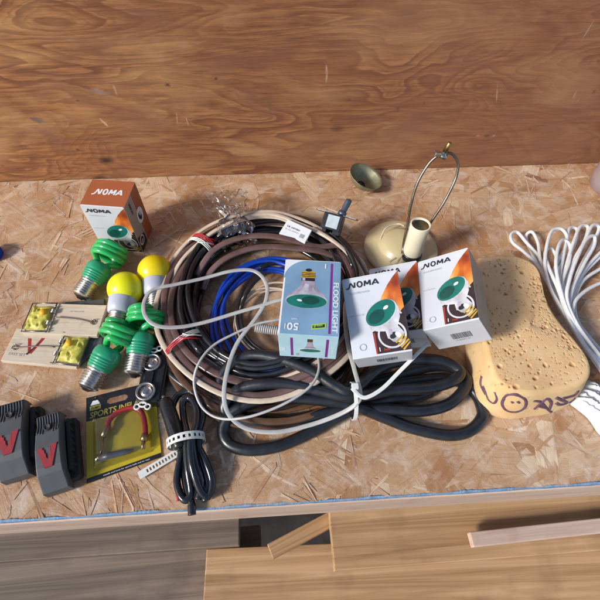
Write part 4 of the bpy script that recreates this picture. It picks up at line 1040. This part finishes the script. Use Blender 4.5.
# ------------------------------------------------------------------ small table lamp without its shade
base = P(400, 250, 0)
o = empty('lamp_base', 'cream lamp base with bare socket and wire harp, no shade', 'lamp', base)
b = MB(); b.lathe([(.0515, 0), (.0530, .002), (.0530, .005), (.0508, .0075), (.044, .0085), (.034, .0095), (.030, .012), (.0285, .016), (.022, .019), (.012, .021), (.0001, .0215)], 72); b.build('foot', M['cream'], o)
sb, st = P(411.5, 254, .018), P(421, 224, .074); axs = (st-sb); Ls = axs.length
Ms = Matrix.Translation(-base) @ frame_axis(sb, axs.normalized())
b = MB(); b.lathe([(.0126, .0), (.0128, Ls*.2), (.0126, Ls*.6), (.0133, Ls-.001), (.0128, Ls), (.0116, Ls), (.0113, Ls-.003), (.0111, Ls*.35)], 44, Ms, cap=False); b.build('sleeve', M['candle'], o)
b = MB(); b.lathe([(.0110, Ls*.35), (.0108, Ls*.95), (.0103, Ls*.96), (.0101, Ls*.4), (.0001, Ls*.38)], 32, Ms, cap=False); b.build('socket_liner', M['brass'], o)
b = MB(); b.lathe([(.0001, -.004), (.0142, -.004), (.0147, .0005), (.0136, .004), (.0128, .0045)], 36, Ms); b.build('socket_cap', M['blk'], o)
b = MB()
left = [(404, 255, .022), (403, 248, .026), (405, 236, .042), (407.5, 225, .056), (411, 205, .082), (417.5, 183, .108), (428, 165, .128), (436, 157, .138), (444, 153, .143)]
right = [(444, 153, .143), (452, 154, .140), (458, 163, .130), (457, 174, .118), (452.5, 186, .105), (443, 204, .084), (431, 222, .060), (421, 240, .034), (417, 249, .022)]
b.tube(loc(cr(PP(left), 6)+cr(PP(right), 6)[1:], base), .00175, 10); b.build('harp', M['darksteel'], o)
tp = P(443, 155, .142)-base
b = MB(); Mt = Matrix.Translation(tp) @ Matrix.Rotation(.30, 4, 'Y') @ Matrix.Rotation(-.15, 4, 'X')
b.lathe([(.0001, -.003), (.0062, -.003), (.0062, .001), (.0034, .002), (.0034, .004)], 6, Mt); b.build('saddle_nut', M['steel'], o)
b = MB(); b.lathe([(.0030, .004), (.0030, .016), (.0022, .017), (.0001, .0175)], 18, Mt); b.build('finial_stud', M['brass'], o)
b = MB(); b.box((-.008, .000, .000), (.009, .009, .005), Mt); b.build('saddle', M['steel'], o, bevel=.001)
b = MB(); b.tube(loc(cr(PP([(406, 247, .022), (398, 262, .02), (393, 266, .025), (390, 262, .028), (396, 258, .028)]), 5), base), .0012, 8); b.build('loose_wire', M['beige'], o); b = MB(); b.tube(loc(cr(PP([(380, 240, .012), (386, 228, .02), (398, 224, .02), (404, 226, .03)]), 6), base), .0013, 8); b.build('loose_wire', M['beige'], o)

# ------------------------------------------------------------------ brass cap
c_ = P(361, 189, .003)
o = empty('brass_cap', 'tarnished brass ceiling cap tipped up near the plywood wall', 'cap', M=Matrix.Translation(c_+Vector((0, .006, .004))) @ Matrix.Rotation(math.radians(20), 4, 'Y') @ Matrix.Rotation(math.radians(2), 4, 'X'))
o.scale = (.84, .84, .84)
b = MB(); b.lathe([(.0001, .0), (.010, .0003), (.019, .003), (.026, .009), (.0305, .017), (.0325, .0215), (.0335, .022), (.0325, .0225), (.0300, .0185), (.025, .0105), (.018, .0045), (.009, .0020), (.0001, .0018)], 56, cap=False); b.build('bowl', M['oldbrass'], o)
b = MB(); b.tube([(-.006, .002, .0025), (0, .004, .004), (.007, .001, .0025)], .0012, 6); b.tube([(-.004, -.004, .0025), (.003, -.001, .004), (.006, -.006, .003)], .0012, 6); b.build('slotted_hole', M['ink'], o)

# ------------------------------------------------------------------ sponge with marker scrawl
top_px = [(476, 262), (486, 257), (500, 255), (516, 256), (529, 261), (537, 269), (541, 281), (545, 297), (552, 312), (563, 327), (575, 341), (585, 355), (590, 367), (589, 378), (581, 386), (566, 391), (548, 394), (528, 397), (510, 394), (497, 386), (490, 374), (485, 355), (480, 330), (476, 300)]
TZ = .056
out2 = [P(x, y, TZ-.004) for x, y in top_px]; base = sum(out2, Vector())/len(out2); base.z = 0
outl = cr([p-base for p in out2], 22, True)
for p in outl: p.z = 0
# refine centre scale rings
def bulge(z, ux=0, uy=-1): t = min(1, max(0, (TZ-.007-z)/(TZ-.007))); return .0085*math.sin(t*math.pi*.62)*(.15+.85*max(0, -uy))
def mk_sponge():
    n = len(outl); rings = []; cen = Vector((0, 0, 0)); nr = 110
    prof = []
    for k in range(nr): prof.append((k/nr, TZ))                         # flat top
    er = .007
    for k in range(17): a = math.pi/2*k/16; prof.append(('e', er*(1-math.sin(a)), TZ-er*(1-math.cos(a))))
    for k in range(1, 26): prof.append(('e', -bulge(TZ-er-(TZ-er-.004)*k/25), TZ-er-(TZ-er-.004)*k/25))
    for k in range(1, 5): prof.append(('e', -bulge(.004)+.004*k/4, .004-.0035*k/4))
    V = np.zeros((len(prof)*n, 3))
    for i, pr in enumerate(prof):
        for j, p in enumerate(outl):
            L = p.length; dirv = p/L
            if pr[0] == 'e': ins = pr[1]*((.15+.85*max(0, -dirv.y)) if pr[1] < 0 else 1); z = pr[2]; q = dirv*(L-ins)
            else: q = dirv*((L-er)*pr[0]); z = pr[1]
            V[i*n+j] = (q.x, q.y, z)
    # gentle undulation
    V[:, 2] += np.where(V[:, 2] > .02, .0016*np.sin(V[:, 0]*55+1)*np.cos(V[:, 1]*40), 0)
    # pores: real pits, plus a mask for the shade painted inside them
    nrm = np.zeros_like(V)
    Vg = V.reshape(len(prof), n, 3)
    dj = np.roll(Vg, -1, 1)-np.roll(Vg, 1, 1); di = np.gradient(Vg, axis=0)
    nr_ = np.cross(dj, di); nr_ /= (np.linalg.norm(nr_, axis=2, keepdims=True)+1e-12)
    nrm = nr_.reshape(-1, 3)
    if nrm[nr*n//2, 2] < 0: nrm = -nrm
    pore_shade = np.zeros(len(V)); depth = np.zeros(len(V))
    r_ = np.random.RandomState(4)
    irow = np.clip((nr*np.sqrt(r_.rand(900))).astype(int), 3, nr-1); irow = np.concatenate([irow, r_.randint(nr, len(prof)-5, 230)]); sel = irow*n+r_.randint(0, n, len(irow))
    for s_ in sel:
        c = V[s_]+r_.normal(0, .0005, 3); rad = r_.choice([.0006, .0009, .0012, .0017, .0024], p=[.52, .28, .13, .05, .02])
        st_ = np.array([r_.uniform(.8, 1.3), r_.uniform(.8, 1.3), 1])
        dd_ = np.linalg.norm((V-c)*st_, axis=1); k = dd_ < rad*1.25
        w_ = np.clip(1-(dd_[k]/(rad*1.25))**2, 0, 1); depth[k] = np.maximum(depth[k], w_*rad*1.3); pore_shade[k] = np.maximum(pore_shade[k], np.clip(w_*1.5-.45, 0, 1))
    depth *= .8; depth += .00025*r_.rand(len(V))
    print('pitcheck', nrm[nr*n//2], nrm[20*n+5], (depth > 0.0005).sum())
    V = V-nrm*depth[:, None]
    fs = []
    for i in range(len(prof)-1):
        for j in range(n): j2 = (j+1) % n; fs.append((i*n+j, (i+1)*n+j, (i+1)*n+j2, i*n+j2))
    me = bpy.data.meshes.new('foam'); me.from_pydata(V.tolist(), [], fs); me.materials.append(M['sponge'])
    at = me.attributes.new('pore_shade', 'FLOAT', 'POINT'); at.data.foreach_set('value', pore_shade.astype(np.float32))
    me.polygons.foreach_set('use_smooth', [True]*len(me.polygons)); me.update()
    return me
o = empty('sponge', 'large orange sponge with purple marker scrawl along its front side', 'sponge', base)
fo = bpy.data.objects.new('foam', mk_sponge()); COL.objects.link(fo); fo.parent = o
# scrawl follows the front wall
def side_pt(px, py):
    # walk down the ray until it meets the sponge side wall (outline extruded)
    poly = [(p.x+base.x, p.y+base.y) for p in outl]
    def inside(x, y):
        c = False; j = len(poly)-1
        for i in range(len(poly)):
            if ((poly[i][1] > y) != (poly[j][1] > y)) and (x < (poly[j][0]-poly[i][0])*(y-poly[i][1])/(poly[j][1]-poly[i][1])+poly[i][0]): c = not c
            j = i
        return c
    z = TZ
    while z > .002:
        q = P(px, py, z)
        bx_, by_ = q.x-base.x, q.y-base.y; Lq = math.hypot(bx_, by_); kq = (Lq-bulge(z, 0, by_/Lq))/Lq
        if inside(base.x+bx_*kq, base.y+by_*kq):
            q2 = P(px, py, z)
            return q2
        z -= .0008
    return P(px, py, .004)
ink = MB()
sc = [
 [(483, 388), (486, 393), (489, 401), (494, 404), (497, 400), (495, 393)],
 [(482, 378), (481, 386), (486, 396)],
 [(503, 400), (507, 396), (516, 396), (525, 401), (524, 409), (515, 413), (506, 411), (502, 405), (504, 399)],
 [(511, 402), (513, 404)], [(517, 402), (519, 404)],
 [(533, 402), (540, 403), (545, 408), (551, 413)], [(534, 410), (541, 404), (547, 400), (551, 404), (549, 411)],
 [(537, 407), (545, 409)],
 [(556, 399), (563, 402), (567, 404), (560, 406), (556, 404)], [(562, 400), (570, 398), (575, 396), (578, 392)], [(569, 404), (575, 399)]]
for s_ in sc:
    pts = cr([side_pt(x, y-1)-base for x, y in s_], 4)
    cen = Vector((0, 0, 0))
    pts = [p+Vector((p.x, p.y, 0)).normalized()*-.0011 for p in pts]
    ink.tube(pts, .0022, 12)
ink.build('marker_scrawl', M['marker'], o)

# ------------------------------------------------------------------ hank of white rope
base = P(565, 300, 0)
o = empty('rope_hank', 'hank of white braided cord with loose loops behind the sponge', 'rope', base)
b = MB()
loops = [
 [(614, 384, .008), (592, 356, .012), (573, 330, .016), (560, 305, .022), (547, 282, .026), (538, 266, .028), (524, 252, .028), (513, 243, .022), (511, 235, .018), (517, 232, .016), (526, 242, .014), (538, 256, .012), (545, 272, .010), (556, 292, .012), (566, 318, .010), (584, 345, .008), (602, 372, .006), (612, 392, .005)],
 [(608, 380, .012), (592, 358, .016), (575, 332, .022), (562, 305, .028), (552, 285, .026), (541, 262, .020), (538, 243, .016), (532, 232, .012), (526, 236, .008), (529, 247, .006), (541, 270, .006)],
 [(614, 390, .012), (594, 358, .018), (574, 330, .026), (558, 303, .032), (549, 285, .036), (545, 265, .036), (547, 245, .034), (552, 231, .030), (561, 229, .028), (567, 237, .026), (564, 250, .028), (555, 268, .030), (552, 290, .026), (565, 318, .018), (590, 352, .014), (610, 378, .010)],
 [(612, 382, .016), (592, 355, .024), (578, 336, .030), (566, 312, .034), (559, 285, .034), (563, 258, .030), (567, 238, .026), (570, 228, .020), (577, 230, .016), (574, 245, .016), (564, 270, .018), (560, 300, .012)],
 [(616, 386, .014), (598, 360, .022), (585, 345, .026), (569, 315, .030), (562, 288, .030), (568, 260, .030), (575, 238, .028), (581, 226, .022), (588, 228, .018), (583, 245, .018), (572, 268, .020), (565, 298, .014)],
 [(612, 376, .016), (594, 352, .022), (574, 320, .024), (564, 293, .024), (572, 264, .026), (583, 244, .026), (592, 226, .024), (599, 228, .018), (592, 245, .016), (578, 272, .016), (570, 302, .010)],
 [(612, 243, .022), (600, 253, .020), (586, 268, .022), (573, 290, .026), (569, 308, .024), (576, 328, .020), (596, 352, .014), (616, 378, .010)],
 [(614, 262, .014), (600, 269, .014), (583, 281, .016), (575, 300, .016), (578, 322, .014), (600, 350, .008), (618, 372, .006)],
 [(606, 366, .020), (584, 338, .026), (568, 312, .036), (560, 288, .040), (556, 266, .040), (558, 248, .036), (563, 240, .030), (570, 246, .028), (569, 262, .030), (562, 286, .032), (570, 316, .024), (592, 348, .016)],
 [(600, 356, .026), (578, 326, .032), (567, 300, .038), (570, 278, .040), (578, 256, .038), (586, 240, .034), (594, 236, .030), (594, 246, .028), (584, 264, .030), (572, 290, .032), (571, 316, .026), (590, 342, .020)],
 [(612, 280, .020), (598, 284, .022), (584, 292, .026), (574, 304, .030), (574, 322, .028), (590, 346, .020), (606, 370, .014)],
 [(604, 362, .018), (580, 330, .028), (564, 302, .036), (556, 284, .038), (549, 268, .036), (545, 254, .030), (550, 248, .026), (557, 258, .026), (562, 280, .030), (566, 306, .030)],
 [(610, 248, .016), (598, 259, .016), (582, 276, .018), (571, 300, .018)]]
for L_ in loops: b.tube(loc(cr(PP(L_), 8), base), .0023, 9)
b.build('cord_loops', M['rope'], o)
# white bag corner
Mx = Matrix.Translation(P(604, 416, .0015)) @ Matrix.Rotation(math.radians(-62), 4, 'Z')
o = empty('white_bag', 'bright white plastic bag corner to the right of the sponge', 'plastic bag', M=Mx)
from mathutils import noise as mn
b = MB(); n = 60; vs = []; fs = []
for i in range(n+1):
    for j in range(n+1):
        u, v = -1+2*i/n, -1+2*j/n; e = max(0, 1-max(abs(u), abs(v))**3)
        q_ = Vector((u*1.2, v*2.6, 3)); r1_ = 1-abs(mn.noise(q_*1.3)); r2_ = 1-abs(mn.noise(q_*3.1+Vector((4, 1, 0))))
        vs.append(Vector((u*.040*(1+.12*mn.noise(Vector((v*2, 0, 7)))), v*.020*(1+.25*mn.noise(Vector((u*2, 5, 0)))), e*(.006+.016*r1_**3+.003*r2_**3))))
for i in range(n):
    for j in range(n): k = i*(n+1)+j; fs.append((k, k+n+1, k+n+2, k+1))
b.add(vs, fs); b.build('film', M['bagwhite'], o)
# things cut off by the picture edges
c_ = P(607, 187, 0)
o = empty('mauve_jar', 'greyish mauve jar cut off by the right picture edge', 'jar', c_)
b = MB(); b.lathe([(.026, 0), (.029, .003), (.031, .02), (.033, .075), (.033, .080), (.030, .081), (.029, .01), (.0001, .006)], 48, cap=False); b.build('body', M['greypink'], o)
b = MB(); b.lathe([(.0345, .078), (.035, .080), (.035, .092), (.033, .094), (.0001, .094)], 48); b.build('lid', M['greypink'], o)
c_ = P(-7, 256, .0)
o = empty('bottle_cap', 'blue plastic bottle cap at the left picture edge', 'bottle cap', c_)
b = MB(); prof = [(.0135, 0), (.0140, .002), (.0138, .013), (.0125, .0155), (.0001, .0158)]; b.lathe(prof, 36)
for k in range(24): a = k*math.pi/12; b.box((.0139*math.cos(a), .0139*math.sin(a), .007), (.0012, .0012, .011), None)
b.build('shell', M['blue'], o)

# ------------------------------------------------------------------ light
sun_dir = Vector((.80, .40, -.56)).normalized()
sd_ = bpy.data.lights.new('sun', 'SUN'); sd_.energy = 3.3; sd_.angle = math.radians(11.0); sd_.color = (1, .965, .915)
so = bpy.data.objects.new('sun', sd_); COL.objects.link(so); so.rotation_euler = sun_dir.to_track_quat('-Z', 'Y').to_euler()
w = bpy.data.worlds.new('World'); scene.world = w; w.use_nodes = True; nt = w.node_tree
sky = nt.nodes.new('ShaderNodeTexSky'); sky.sky_type = 'NISHITA'; sky.sun_disc = False
el = math.asin(-sun_dir.z); sky.sun_elevation = el; sky.sun_rotation = math.atan2(-sun_dir.x, -sun_dir.y)
nt.links.new(sky.outputs[0], nt.nodes['Background'].inputs[0]); nt.nodes['Background'].inputs[1].default_value = .12
vs_ = scene.view_settings; vs_.view_transform = 'Standard'; vs_.look = 'None'; vs_.exposure = 0.22; vs_.gamma = 1
scene.render.resolution_x = 1024; scene.render.resolution_y = 1024
